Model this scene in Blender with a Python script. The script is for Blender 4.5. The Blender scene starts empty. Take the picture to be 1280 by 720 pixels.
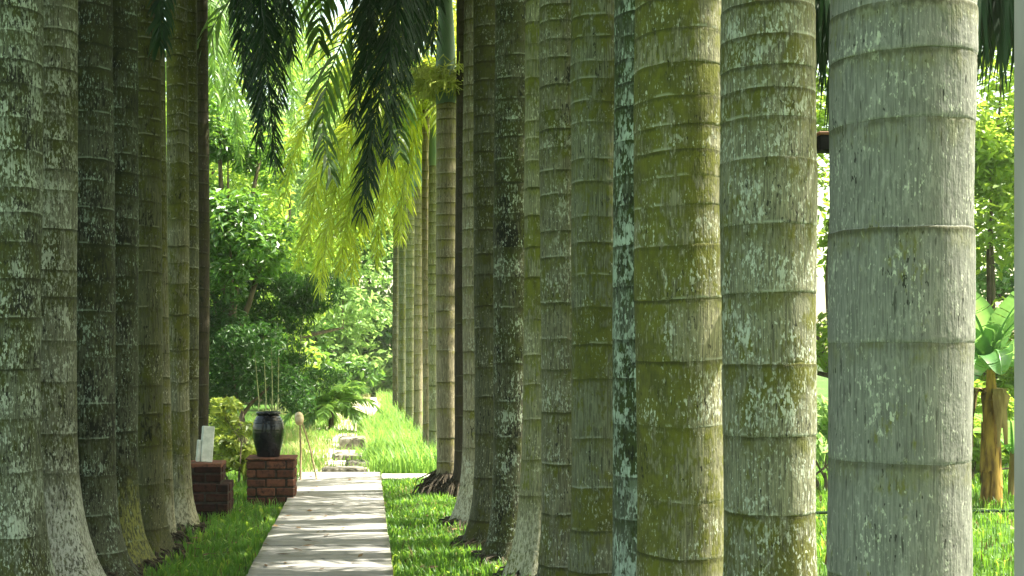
import bpy, math, random
import numpy as np
from mathutils import Vector
R = math.radians
C = bpy.context.scene.collection
scene = bpy.context.scene

# ---------------------------------------------------------------- camera, sky, sun, exposure
F, H0 = 1600.0, 1.5                      # focal length in photo pixels, eye height
cam = bpy.data.cameras.new('camera')
cam_ob = bpy.data.objects.new('camera', cam)
C.objects.link(cam_ob)
cam_ob.location = (0, 0, H0)
cam_ob.rotation_euler = (R(90), 0, 0)
cam.sensor_width = 36
cam.lens = 45
cam.shift_x = (640 - 456) / 1280
cam.shift_y = (444 - 360) / 1280
cam.clip_end = 2000
scene.camera = cam_ob

SUN_EL, SUN_AZ = 61, 82                 # azimuth clockwise from +Y (straight down the path)
w = bpy.data.worlds.new('World')
scene.world = w
w.use_nodes = True
nt = w.node_tree
sky = nt.nodes.new('ShaderNodeTexSky')
sky.sky_type = 'NISHITA'
sky.sun_disc = False
sky.sun_elevation = R(SUN_EL)
sky.sun_rotation = R(SUN_AZ)
sky.air_density = 1.0
sky.dust_density = 3.0
sky.ozone_density = 1.0
tint = nt.nodes.new('ShaderNodeMix')           # warm tint that takes the blue cast out of the skylight
tint.data_type = 'RGBA'
tint.blend_type = 'MULTIPLY'
tint.inputs[0].default_value = 1.0
tint.inputs[7].default_value = (1.0, 0.94, 0.64, 1)
nt.links.new(sky.outputs[0], tint.inputs[6])
nt.links.new(tint.outputs[2], nt.nodes['Background'].inputs[0])
nt.nodes['Background'].inputs[1].default_value = 0.15
sl = bpy.data.lights.new('sun', 'SUN')
sl.energy = 5.0
sl.angle = R(0.5)
sl.color = (1.0, 0.95, 0.84)
sun = bpy.data.objects.new('sun', sl)
C.objects.link(sun)
S = Vector((math.cos(R(SUN_EL)) * math.sin(R(SUN_AZ)), math.cos(R(SUN_EL)) * math.cos(R(SUN_AZ)), math.sin(R(SUN_EL))))
sun.rotation_euler = S.to_track_quat('Z', 'Y').to_euler()
sun.location = S * 60
vs = scene.view_settings
vs.view_transform = 'Standard'
vs.look = 'None'
vs.gamma = 1.0
vs.use_curve_mapping = False
vs.exposure = 2.35
scene.cycles.max_bounces = 8
scene.cycles.transparent_max_bounces = 4


def at(px, Y):                            # photo column at a distance -> X
    return (px - 456) * Y / F


def zt(py, Y):                            # photo row at a distance -> Z
    return H0 + (444 - py) * Y / F


# ---------------------------------------------------------------- helpers
def tag(o, label=None, cat=None, group=None, kind=None):
    if label: o['label'] = label
    if cat: o['category'] = cat
    if group: o['group'] = group
    if kind: o['kind'] = kind
    return o


def empty(name, loc=(0, 0, 0), rz=0.0):
    o = bpy.data.objects.new(name, None)
    C.objects.link(o)
    o.location = loc
    o.rotation_euler = (0, 0, rz)
    o.empty_display_size = 0.1
    return o


def link(name, me, parent=None, loc=None):
    o = bpy.data.objects.new(name, me)
    C.objects.link(o)
    if parent is not None: o.parent = parent
    if loc is not None: o.location = loc
    return o


def copy_tree(o, parent=None):
    c = o.copy()
    C.objects.link(c)
    if parent is not None: c.parent = parent
    for ch in list(o.children):
        copy_tree(ch, c)
    return c


class MB:
    """collects vertices, faces and per-vertex float attributes for one mesh"""
    def __init__(self):
        self.v, self.f, self.fm, self.n, self.att = [], [], [], 0, {}

    def add(self, V, Fc, mat=0, **att):
        V = np.asarray(V, float).reshape(-1, 3)
        self.v.append(V)
        for q in Fc:
            self.f.append(tuple(int(i) + self.n for i in q))
            self.fm.append(mat)
        for k, a in att.items():
            self.att.setdefault(k, []).append((self.n, np.broadcast_to(np.asarray(a, float), (len(V),))))
        self.n += len(V)

    def addnp(self, V, Fc, **att):        # Fc: (m,k) int array
        self.add(V, np.asarray(Fc).tolist(), 0, **att)

    def build(self, name, mats, parent=None, loc=None, smooth=True):
        me = bpy.data.meshes.new(name)
        V = np.concatenate(self.v)
        me.from_pydata(V.tolist(), [], self.f)
        if not isinstance(mats, (list, tuple)): mats = [mats]
        for m in mats: me.materials.append(m)
        me.polygons.foreach_set('material_index', self.fm)
        me.polygons.foreach_set('use_smooth', [smooth] * len(self.f))
        for k, lst in self.att.items():
            arr = np.zeros(self.n)
            for s, a in lst: arr[s:s + len(a)] = a
            at_ = me.attributes.new(k, 'FLOAT', 'POINT')
            at_.data.foreach_set('value', arr.astype(np.float32))
        me.update()
        return link(name, me, parent, loc)

    # shapes
    def tube(self, pts, rad, n=8, cap=True, mat=0, **att):
        pts = np.asarray(pts, float)
        k = len(pts)
        rad = np.broadcast_to(np.asarray(rad, float), (k,))
        T = np.gradient(pts, axis=0)
        T /= np.linalg.norm(T, axis=1)[:, None] + 1e-9
        ref = np.array([1.0, 0, 0]) if abs(T[:, 0]).max() < 0.8 else np.array([0, 0, 1.0])
        if abs(T @ ref).max() > 0.97: ref = np.array([0, 1.0, 0])
        A = np.cross(T, ref); A /= np.linalg.norm(A, axis=1)[:, None] + 1e-9
        B = np.cross(T, A)
        a = np.linspace(0, 2 * math.pi, n, endpoint=False)
        V = pts[:, None, :] + rad[:, None, None] * (np.cos(a)[None, :, None] * A[:, None, :] + np.sin(a)[None, :, None] * B[:, None, :])
        fc = []
        for i in range(k - 1):
            for j in range(n):
                j2 = (j + 1) % n
                fc.append((i * n + j, i * n + j2, (i + 1) * n + j2, (i + 1) * n + j))
        if cap:
            fc.append(tuple(range(n)))
            fc.append(tuple((k - 1) * n + j for j in range(n))[::-1])
        self.add(V.reshape(-1, 3), fc, mat, **att)

    def lathe(self, prof, n=32, c=(0, 0, 0), mat=0):
        prof = np.asarray(prof, float)
        a = np.linspace(0, 2 * math.pi, n, endpoint=False)
        V = np.stack([prof[:, 0][:, None] * np.cos(a), prof[:, 0][:, None] * np.sin(a), np.repeat(prof[:, 1][:, None], n, 1)], -1) + np.array(c)
        fc = []
        for i in range(len(prof) - 1):
            for j in range(n):
                j2 = (j + 1) % n
                fc.append((i * n + j, i * n + j2, (i + 1) * n + j2, (i + 1) * n + j))
        self.add(V.reshape(-1, 3), fc, mat)

    def box(self, lo, hi, bev=0.006, rng=None, jit=0.0, mat=0):
        """a box with chamfered edges"""
        lo, hi = np.array(lo, float), np.array(hi, float)
        if rng is not None and jit:
            lo = lo + rng.uniform(-jit, jit, 3); hi = hi + rng.uniform(-jit, jit, 3)
        b = bev
        V, idx = [], {}
        for sx in (0, 1):
            for sy in (0, 1):
                for sz in (0, 1):
                    c = [hi[i] if s else lo[i] for i, s in enumerate((sx, sy, sz))]
                    sg = [-1 if s else 1 for s in (sx, sy, sz)]
                    for ax in range(3):
                        p = list(c)
                        for o in range(3):
                            if o != ax: p[o] += sg[o] * b
                        idx[(sx, sy, sz, ax)] = len(V)
                        V.append(p)
        fc = []
        for ax in range(3):
            o1, o2 = [o for o in range(3) if o != ax]
            for s in (0, 1):
                q = []
                for (u, v) in ((0, 0), (1, 0), (1, 1), (0, 1)):
                    k = [0, 0, 0]; k[ax] = s; k[o1] = u; k[o2] = v
                    q.append(idx[(k[0], k[1], k[2], ax)])
                fc.append(q)
            for u in (0, 1):
                for v in (0, 1):
                    k0 = [0, 0, 0]; k0[o1] = u; k0[o2] = v
                    k1 = list(k0); k1[ax] = 1
                    fc.append((idx[(*k0, o1)], idx[(*k1, o1)], idx[(*k1, o2)], idx[(*k0, o2)]))
        for sx in (0, 1):
            for sy in (0, 1):
                for sz in (0, 1):
                    fc.append(tuple(idx[(sx, sy, sz, a)] for a in range(3)))
        self.add(V, fc, mat)


# ---------------------------------------------------------------- materials
class NT:
    def __init__(self, name):
        self.m = bpy.data.materials.new(name)
        self.m.use_nodes = True
        self.t = self.m.node_tree
        self.b = self.t.nodes['Principled BSDF']
        self.out = self.t.nodes['Material Output']

    def n(self, typ, **kw):
        x = self.t.nodes.new(typ)
        for k, v in kw.items(): setattr(x, k, v)
        return x

    def l(self, a, b): self.t.links.new(a, b)

    def inp(self, sock, v):
        if isinstance(v, bpy.types.NodeSocket): self.l(v, sock)
        else: sock.default_value = v

    def math(self, op, a, b=0.0, clamp=False):
        x = self.n('ShaderNodeMath', operation=op, use_clamp=clamp)
        self.inp(x.inputs[0], a); self.inp(x.inputs[1], b)
        return x.outputs[0]

    def mix(self, f, a, b, mode='MIX'):
        x = self.n('ShaderNodeMix', data_type='RGBA', blend_type=mode)
        self.inp(x.inputs[0], f)
        for s, v in ((x.inputs[6], a), (x.inputs[7], b)):
            if isinstance(v, tuple): s.default_value = (*v, 1)
            else: self.l(v, s)
        return x.outputs[2]

    def attr(self, name):
        return self.n('ShaderNodeAttribute', attribute_name=name).outputs['Fac']

    def coord(self, sx=1, sy=1, sz=1, off=(0, 0, 0)):
        tc = self.n('ShaderNodeTexCoord')
        mp = self.n('ShaderNodeMapping')
        mp.inputs['Scale'].default_value = (sx, sy, sz)
        mp.inputs['Location'].default_value = off
        self.l(tc.outputs['Object'], mp.inputs[0])
        return mp.outputs[0]

    def noise(self, vec, scale, detail=3, rough=0.55):
        x = self.n('ShaderNodeTexNoise')
        self.l(vec, x.inputs['Vector'])
        x.inputs['Scale'].default_value = scale
        x.inputs['Detail'].default_value = detail
        x.inputs['Roughness'].default_value = rough
        return x.outputs['Fac']

    def step(self, v, lo, hi, a=0.0, b=1.0):
        x = self.n('ShaderNodeMapRange', interpolation_type='SMOOTHSTEP')
        self.l(v, x.inputs[0])
        x.inputs[1].default_value = lo; x.inputs[2].default_value = hi
        x.inputs[3].default_value = a; x.inputs[4].default_value = b
        return x.outputs[0]

    def bump(self, h, strength=0.5, dist=0.01, prev=None):
        x = self.n('ShaderNodeBump')
        x.inputs['Strength'].default_value = strength
        x.inputs['Distance'].default_value = dist
        self.l(h, x.inputs['Height'])
        if prev is not None: self.l(prev, x.inputs['Normal'])
        return x.outputs[0]


def simple_mat(name, c1, c2, scale=8, rough=0.8, spec=0.3, bump=0.3, bd=0.004, stretch=(1, 1, 1), detail=5):
    k = NT(name)
    v = k.coord(*stretch)
    n1 = k.noise(v, scale, detail)
    k.l(k.mix(k.step(n1, 0.3, 0.7), c1, c2), k.b.inputs['Base Color'])
    k.b.inputs['Roughness'].default_value = rough
    k.b.inputs['Specular IOR Level'].default_value = spec
    if bump:
        k.l(k.bump(k.noise(v, scale * 5, 4), bump, bd), k.b.inputs['Normal'])
    return k.m


def leaf_mat(name, c1, c2, trans=0.4, tcol=None, rough=0.45, spec=0.4):
    k = NT(name)
    r = k.attr('rnd')
    col = k.mix(r, c1, c2)
    k.l(col, k.b.inputs['Base Color'])
    k.b.inputs['Roughness'].default_value = rough
    k.b.inputs['Specular IOR Level'].default_value = spec
    tr = k.n('ShaderNodeBsdfTranslucent')
    if tcol is None: tcol = tuple(min(1, 1.5 * x + 0.01) for x in c2)
    k.l(k.mix(r, tuple(0.50 * x for x in tcol), tcol), tr.inputs[0])
    ms = k.n('ShaderNodeMixShader')
    ms.inputs[0].default_value = trans
    k.l(k.b.outputs[0], ms.inputs[1]); k.l(tr.outputs[0], ms.inputs[2])
    k.l(ms.outputs[0], k.out.inputs[0])
    return k.m


def bark_mat(name, seed, base=(0.30, 0.32, 0.25), moss=(0.085, 0.088, 0.016), lichen=(0.60, 0.66, 0.58), dark=(0.030, 0.034, 0.014),
             moss_amt=0.5, lichen_amt=0.5, dark_amt=0.2, fine=1.0, side=0.0, seg_w=0.30, tone=0.72, foot=None, bleed_w=0.75, ring_w=1.0, lip_w=0.4, top=0.0, fibre=1.0):
    """palm bark: grey fibres, moss that changes ring by ring, elongated lichen flecks, dark leaf scars"""
    moss = (moss[0] * 1.0, moss[1] * 1.07, moss[2] * 0.42)
    dark = tuple(x * 0.6 for x in dark)
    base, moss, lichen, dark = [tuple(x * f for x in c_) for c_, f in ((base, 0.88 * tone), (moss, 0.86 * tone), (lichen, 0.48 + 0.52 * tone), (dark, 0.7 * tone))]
    k = NT(name)
    o = (seed * 3.17, seed * 1.91, seed * 0.73)
    iso = k.coord(1, 1, 1, o)
    fib = k.coord(1, 1, 0.045, o)
    dash = k.coord(1, 1, 0.30, o)
    fleck = k.coord(1, 1, 0.52, o)
    seg, rd, ru, az = k.attr('seg'), k.attr('rd'), k.attr('ru'), k.attr('az')
    n_f = k.noise(fib, 150 * fine, 3, 0.6)
    n_d = k.noise(dash, 62 * fine, 3, 0.62)
    n_l = k.noise(fleck, 46 * fine, 2, 0.55)
    n_big = k.noise(k.coord(1, 1, 0.6, o), 3.4, 3, 0.6)
    n_mid = k.noise(k.coord(1, 1, 0.7, (o[1], o[2], o[0])), 13, 4, 0.65)
    # base fibres
    col = k.mix(k.step(n_f, 0.30, 0.70), tuple(x * (1 - 0.54 * fibre) for x in base), tuple(min(1, x * (1 + 0.36 * fibre)) for x in base))
    col = k.mix(k.math('MULTIPLY', k.step(n_d, 0.52, 0.66), 0.55), col, tuple(min(1, x * 1.75) for x in base))
    # moss: large patches + a jump at each ring + one side of the trunk
    m = k.math('ADD', n_big, k.math('MULTIPLY', k.math('SUBTRACT', seg, 0.5), seg_w))
    m = k.math('ADD', m, k.math('MULTIPLY', k.math('SUBTRACT', n_mid, 0.5), 0.75))
    m = k.math('ADD', m, k.math('MULTIPLY', az, side))
    m = k.math('ADD', m, k.math('MULTIPLY', k.math('SUBTRACT', n_d, 0.5), 0.9))
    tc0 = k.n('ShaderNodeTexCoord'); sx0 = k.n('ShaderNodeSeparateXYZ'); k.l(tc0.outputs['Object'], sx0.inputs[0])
    if top: m = k.math('ADD', m, k.math('MULTIPLY', k.math('SUBTRACT', sx0.outputs[2], 1.6), top))   # shade of the trunk tops, painted in as extra moss colour
    lo = 0.93 - 0.75 * moss_amt
    mm = k.step(m, lo, lo + 0.20)
    mcol = k.mix(k.step(n_mid, 0.35, 0.65), moss, tuple(x * 1.9 for x in moss))
    col = k.mix(k.math('MULTIPLY', mm, 0.90), col, mcol)
    # blackish algae patches
    n_b2 = k.noise(k.coord(1, 1, 0.5, (o[2] + 5, o[0], o[1])), 6.0, 4, 0.65)
    dm = k.math('ADD', n_b2, k.math('MULTIPLY', k.math('SUBTRACT', n_d, 0.5), 1.3))
    dm = k.math('ADD', dm, k.math('MULTIPLY', k.math('SUBTRACT', k.math('FRACT', k.math('MULTIPLY', seg, 7.31)), 0.5), 0.25))
    dl = 0.95 - 0.65 * dark_amt
    col = k.mix(k.math('MULTIPLY', k.step(dm, dl, dl + 0.13), 0.92), col, dark)
    # lichen flecks
    n_p = k.noise(k.coord(1, 1, 0.8, (o[1] + 9, o[0], o[2])), 5.5, 3, 0.6)
    lv = k.math('ADD', n_l, k.math('MULTIPLY', k.math('SUBTRACT', n_p, 0.5), 0.75))
    ll = 0.83 - 0.36 * lichen_amt
    lm1 = k.math('MULTIPLY', k.step(lv, ll + 0.01, ll + 0.12), 0.85)
    n_s = k.noise(k.coord(1, 1, 0.40, (o[1] + 2, o[0], o[2])), 92 * fine, 2, 0.6)
    sv = k.math('ADD', n_s, k.math('MULTIPLY', k.math('SUBTRACT', n_p, 0.5), 0.45))
    l2 = 0.715 - 0.22 * lichen_amt
    lm = k.math('MAXIMUM', lm1, k.step(sv, l2, l2 + 0.09))
    n_k = k.noise(k.coord(1, 1, 0.30, (o[0] + 4, o[1], o[2])), 70 * fine, 2, 0.6)
    kv = k.math('ADD', n_k, k.math('MULTIPLY', k.math('SUBTRACT', n_b2, 0.5), 0.6))
    kl = 0.70 - 0.18 * dark_amt
    col = k.mix(k.math('MULTIPLY', k.step(kv, kl, kl + 0.05), 0.85), col, dark)
    lw = k.step(k.math('ADD', n_mid, k.math('MULTIPLY', k.math('SUBTRACT', n_f, 0.5), 0.8)), 0.30, 0.62, 0.45, 0.92)
    col = k.mix(k.math('MULTIPLY', lm, lw), col, lichen)
    # fine dark vertical cracks
    crack = k.noise(k.coord(1, 1, 0.10, (o[0], o[2] + 3, o[1])), 95 * fine, 2, 0.5)
    col = k.mix(k.math('MULTIPLY', k.step(crack, 0.36, 0.28), 0.6), col, dark)
    # leaf scars: an uneven dark band under each ring, moss bleeding down from it, a broken pale lip
    rj = k.math('ADD', rd, k.math('MULTIPLY', k.math('SUBTRACT', n_d, 0.5), 0.050))
    slow = k.math('ADD', n_mid, k.math('MULTIPLY', k.math('SUBTRACT', n_big, 0.5), 1.2))
    blw = k.math('SUBTRACT', rd, k.math('MULTIPLY', n_mid, 0.20))
    bleed = k.math('MULTIPLY', k.step(blw, 0.02, -0.09), k.step(k.math('ADD', n_d, k.math('MULTIPLY', n_mid, 0.6)), 0.62, 0.86))
    col = k.mix(k.math('MULTIPLY', bleed, bleed_w), col, mcol)
    ring = k.math('MULTIPLY', k.step(rj, 0.026 * ring_w, 0.008 * ring_w), k.step(slow, 0.28, 0.50, 0.25, 1.0))
    rv = k.step(k.math('FRACT', k.math('MULTIPLY', seg, 13.7)), 0.0, 1.0, 0.30, 0.85)
    col = k.mix(k.math('MULTIPLY', ring, rv), col, tuple(x * 0.50 for x in moss))
    lip = k.math('MULTIPLY', k.step(ru, 0.018, 0.004), k.step(k.math('SUBTRACT', n_mid, k.math('MULTIPLY', k.math('SUBTRACT', n_big, 0.5), 0.8)), 0.50, 0.60))
    col = k.mix(k.math('MULTIPLY', lip, lip_w), col, lichen)
    if foot:                                  # bleached, scuffed foot of some palms
        tc = k.n('ShaderNodeTexCoord'); sx = k.n('ShaderNodeSeparateXYZ'); k.l(tc.outputs['Object'], sx.inputs[0])
        fv = k.math('SUBTRACT', sx.outputs[2], k.math('MULTIPLY', n_mid, foot[1] * 1.1))
        col = k.mix(k.math('MULTIPLY', k.step(fv, foot[1] * 0.45, -0.1), k.step(k.math('ADD', n_d, k.math('MULTIPLY', k.math('SUBTRACT', n_s, 0.5), 0.5)), 0.40, 0.58, 0.05, 0.9)), col, foot[0])
    k.l(col, k.b.inputs['Base Color'])
    k.b.inputs['Roughness'].default_value = 0.85
    k.b.inputs['Specular IOR Level'].default_value = 0.25
    b = k.bump(n_f, 0.45, 0.006)
    b = k.bump(n_d, 0.45, 0.008, b)
    b = k.bump(lm, 0.30, 0.003, b)
    b = k.bump(n_mid, 0.35, 0.02, b)
    k.l(b, k.b.inputs['Normal'])
    return k.m


M = {}
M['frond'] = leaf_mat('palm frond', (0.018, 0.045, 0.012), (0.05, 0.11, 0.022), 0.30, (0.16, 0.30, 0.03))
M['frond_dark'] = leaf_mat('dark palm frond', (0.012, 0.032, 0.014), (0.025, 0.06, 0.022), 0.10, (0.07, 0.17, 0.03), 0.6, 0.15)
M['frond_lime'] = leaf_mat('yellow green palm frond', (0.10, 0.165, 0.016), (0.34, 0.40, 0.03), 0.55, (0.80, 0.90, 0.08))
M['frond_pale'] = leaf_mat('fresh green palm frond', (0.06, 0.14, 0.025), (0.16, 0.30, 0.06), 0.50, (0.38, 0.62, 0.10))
M['leaf_mid'] = leaf_mat('glossy green leaf', (0.016, 0.055, 0.014), (0.085, 0.20, 0.035), 0.36, (0.28, 0.56, 0.06), 0.35, 0.5)
M['leaf_dark'] = leaf_mat('dark green leaf', (0.010, 0.034, 0.010), (0.040, 0.105, 0.022), 0.28, (0.10, 0.27, 0.03))
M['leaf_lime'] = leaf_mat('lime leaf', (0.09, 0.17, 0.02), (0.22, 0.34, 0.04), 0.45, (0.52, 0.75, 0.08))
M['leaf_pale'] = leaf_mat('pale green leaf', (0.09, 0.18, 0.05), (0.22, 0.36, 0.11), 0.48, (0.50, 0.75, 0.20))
M['leaf_croton'] = leaf_mat('variegated yellow leaf', (0.03, 0.10, 0.015), (0.34, 0.38, 0.06), 0.40, (0.48, 0.58, 0.08))
M['grass'] = leaf_mat('grass blade', (0.018, 0.060, 0.009), (0.085, 0.20, 0.024), 0.40, (0.26, 0.52, 0.045), 0.5, 0.3)
M['grass_tall'] = leaf_mat('tall grass blade', (0.06, 0.16, 0.025), (0.16, 0.32, 0.06), 0.45, (0.38, 0.62, 0.10), 0.5, 0.3)
M['grass_dry'] = leaf_mat('dry grass blade', (0.16, 0.19, 0.06), (0.38, 0.38, 0.17), 0.40, (0.60, 0.62, 0.22), 0.6, 0.2)
M['banana'] = leaf_mat('banana leaf', (0.07, 0.19, 0.06), (0.15, 0.30, 0.11), 0.40, (0.34, 0.62, 0.14), 0.28, 0.7)
M['litter'] = leaf_mat('dead leaf', (0.06, 0.038, 0.018), (0.20, 0.13, 0.06), 0.1, (0.2, 0.12, 0.05), 0.8, 0.2)
M['shaft'] = simple_mat('crownshaft green', (0.10, 0.17, 0.10), (0.16, 0.24, 0.13), 6, 0.45, 0.4, 0.1, 0.003, (1, 1, 0.1))
M['root'] = simple_mat('dark root', (0.022, 0.017, 0.011), (0.085, 0.07, 0.045), 22, 0.9, 0.2, 0.7, 0.012)
M['wood_bark'] = simple_mat('brown bark', (0.06, 0.045, 0.03), (0.16, 0.13, 0.09), 14, 0.9, 0.2, 0.6, 0.01, (1, 1, 0.25))
M['culm'] = simple_mat('pale culm', (0.20, 0.22, 0.10), (0.36, 0.36, 0.20), 9, 0.6, 0.3, 0.1, 0.003)
M['stalk'] = simple_mat('flower stalk', (0.30, 0.34, 0.05), (0.48, 0.50, 0.10), 18, 0.7, 0.3, 0.2)
M['jar'] = simple_mat('black glaze', (0.004, 0.0045, 0.006), (0.010, 0.010, 0.013), 9, 0.18, 0.32, 0.12, 0.004)
M['plaque'] = simple_mat('grey white stone', (0.42, 0.43, 0.38), (0.62, 0.62, 0.57), 14, 0.7, 0.3, 0.2)
M['cream'] = simple_mat('cream brown shell', (0.40, 0.27, 0.14), (0.70, 0.58, 0.40), 18, 0.6, 0.3, 0.2)
M['stick'] = simple_mat('weathered stick', (0.22, 0.15, 0.08), (0.40, 0.30, 0.17), 20, 0.8, 0.2, 0.3, 0.004, (1, 1, 0.2))
M['stone'] = simple_mat('weathered stone', (0.06, 0.055, 0.040), (0.24, 0.225, 0.185), 9, 0.9, 0.2, 0.6, 0.012)
M['concrete'] = simple_mat('pale concrete', (0.34, 0.33, 0.28), (0.50, 0.48, 0.42), 7, 0.9, 0.2, 0.3, 0.006)
M['sand'] = simple_mat('pale sandy ground', (0.40, 0.36, 0.26), (0.58, 0.54, 0.42), 5, 0.95, 0.1, 0.5, 0.02)
M['post'] = simple_mat('pinkish grey render', (0.30, 0.265, 0.26), (0.40, 0.36, 0.355), 5, 0.8, 0.2, 0.3, 0.004, (1, 1, 0.25))
M['black'] = simple_mat('black plastic', (0.006, 0.006, 0.006), (0.012, 0.012, 0.012), 20, 0.9, 0.1, 0.05)
M['rust'] = simple_mat('rusty steel', (0.10, 0.045, 0.025), (0.22, 0.10, 0.05), 30, 0.8, 0.3, 0.3)
M['strip'] = simple_mat('dark hose', (0.010, 0.022, 0.011), (0.016, 0.034, 0.016), 20, 0.95, 0.05, 0.05)
M['banana_stem'] = simple_mat('brown banana stem', (0.07, 0.036, 0.014), (0.44, 0.27, 0.06), 13, 0.8, 0.2, 0.6, 0.01, (1, 1, 0.22))
M['banana_dry'] = simple_mat('dry banana sheath', (0.13, 0.085, 0.03), (0.30, 0.22, 0.09), 12, 0.85, 0.2, 0.4, 0.006, (1, 1, 0.2))


def ground_mat():
    k = NT('lawn earth')
    v = k.coord()
    a, b = k.noise(v, 0.6, 4), k.noise(v, 9, 5, 0.7)
    g = k.mix(k.step(b, 0.35, 0.65), (0.022, 0.060, 0.010), (0.065, 0.125, 0.022))
    e = k.mix(k.step(b, 0.3, 0.7), (0.055, 0.042, 0.024), (0.14, 0.11, 0.06))
    k.l(k.mix(k.step(a, 0.56, 0.68), g, e), k.b.inputs['Base Color'])
    k.b.inputs['Roughness'].default_value = 0.95
    k.b.inputs['Specular IOR Level'].default_value = 0.1
    k.l(k.bump(b, 0.8, 0.03), k.b.inputs['Normal'])
    return k.m


def plank_mat():
    k = NT('weathered grey plank')
    v = k.coord(0.09, 1, 1)
    g = k.noise(v, 60, 5, 0.7)
    b = k.noise(k.coord(0.5, 1, 1), 5, 4, 0.6)
    r = k.attr('rnd')
    col = k.mix(k.step(g, 0.32, 0.68), (0.17, 0.168, 0.155), (0.32, 0.314, 0.295))
    col = k.mix(k.math('MULTIPLY', r, 0.45), col, (0.23, 0.215, 0.185))
    col = k.mix(k.step(b, 0.56, 0.74, 0, 0.55), col, (0.13, 0.125, 0.085))
    tcp = k.n('ShaderNodeTexCoord'); sxp = k.n('ShaderNodeSeparateXYZ'); k.l(tcp.outputs['Object'], sxp.inputs[0])
    edge = k.math('ABSOLUTE', k.math('ADD', sxp.outputs[0], 0.29))
    edge = k.math('ADD', edge, k.math('MULTIPLY', k.math('SUBTRACT', k.noise(k.coord(1, 1, 1), 7, 4, 0.65), 0.5), 0.22))
    col = k.mix(k.step(edge, 0.40, 0.50, 0, 0.7), col, (0.10, 0.105, 0.055))     # moss creeping in from the sides
    sp = k.noise(k.coord(0.35, 1, 1, (3, 1, 0)), 22, 4, 0.7)
    col = k.mix(k.step(sp, 0.60, 0.70, 0, 0.7), col, (0.085, 0.08, 0.065))
    k.l(col, k.b.inputs['Base Color'])
    k.b.inputs['Roughness'].default_value = 0.85
    k.b.inputs['Specular IOR Level'].default_value = 0.2
    k.l(k.bump(g, 0.7, 0.008), k.b.inputs['Normal'])
    return k.m


def brick_mat(name, c1, c2, c3):
    k = NT(name)
    v = k.coord()
    r = k.attr('rnd')
    n = k.noise(v, 24, 5, 0.65)
    col = k.mix(r, c1, c2)
    col = k.mix(k.step(n, 0.42, 0.68), col, c3)
    col = k.mix(k.step(k.noise(v, 4, 4, 0.6), 0.55, 0.72, 0, 0.7), col, (0.028, 0.032, 0.014))
    k.l(col, k.b.inputs['Base Color'])
    k.b.inputs['Roughness'].default_value = 0.9
    k.b.inputs['Specular IOR Level'].default_value = 0.15
    k.l(k.bump(n, 0.6, 0.006), k.b.inputs['Normal'])
    return k.m


M['ground'] = ground_mat()
M['plank'] = plank_mat()
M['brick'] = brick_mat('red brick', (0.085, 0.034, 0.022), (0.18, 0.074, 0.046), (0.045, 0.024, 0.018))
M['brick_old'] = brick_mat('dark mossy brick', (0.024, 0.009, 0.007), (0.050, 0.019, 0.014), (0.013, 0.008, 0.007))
M['mortar'] = simple_mat('dark mortar', (0.018, 0.016, 0.013), (0.05, 0.043, 0.034), 20, 0.95, 0.1, 0.5)


# ---------------------------------------------------------------- ground, path
def make_ground():
    rng = np.random.default_rng(2)
    mb = MB()
    xs = np.concatenate([[-400, -150, -60, -30], np.arange(-16, 16.1, 0.5), [30, 60, 150, 400]])
    ys = np.concatenate([[-200, -60, -20], np.arange(-6, 40.1, 0.5), [50, 70, 110, 200, 500]])
    X, Y = np.meshgrid(xs, ys)
    Z = 0.015 * np.sin(X * 1.7 + 1) * np.cos(Y * 1.3) + 0.01 * np.sin(X * 3.9) * np.sin(Y * 3.1)
    far = (np.abs(X) > 16.5) | (Y > 40.5) | (Y < -6.5)
    Z[far] = 0
    nx = len(xs)
    q = [(j * nx + i, j * nx + i + 1, (j + 1) * nx + i + 1, (j + 1) * nx + i) for j in range(len(ys) - 1) for i in range(nx - 1)]
    mb.add(np.stack([X, Y, Z - 0.03], -1).reshape(-1, 3), q)
    tag(mb.build('ground', M['ground']), kind='structure')


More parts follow.
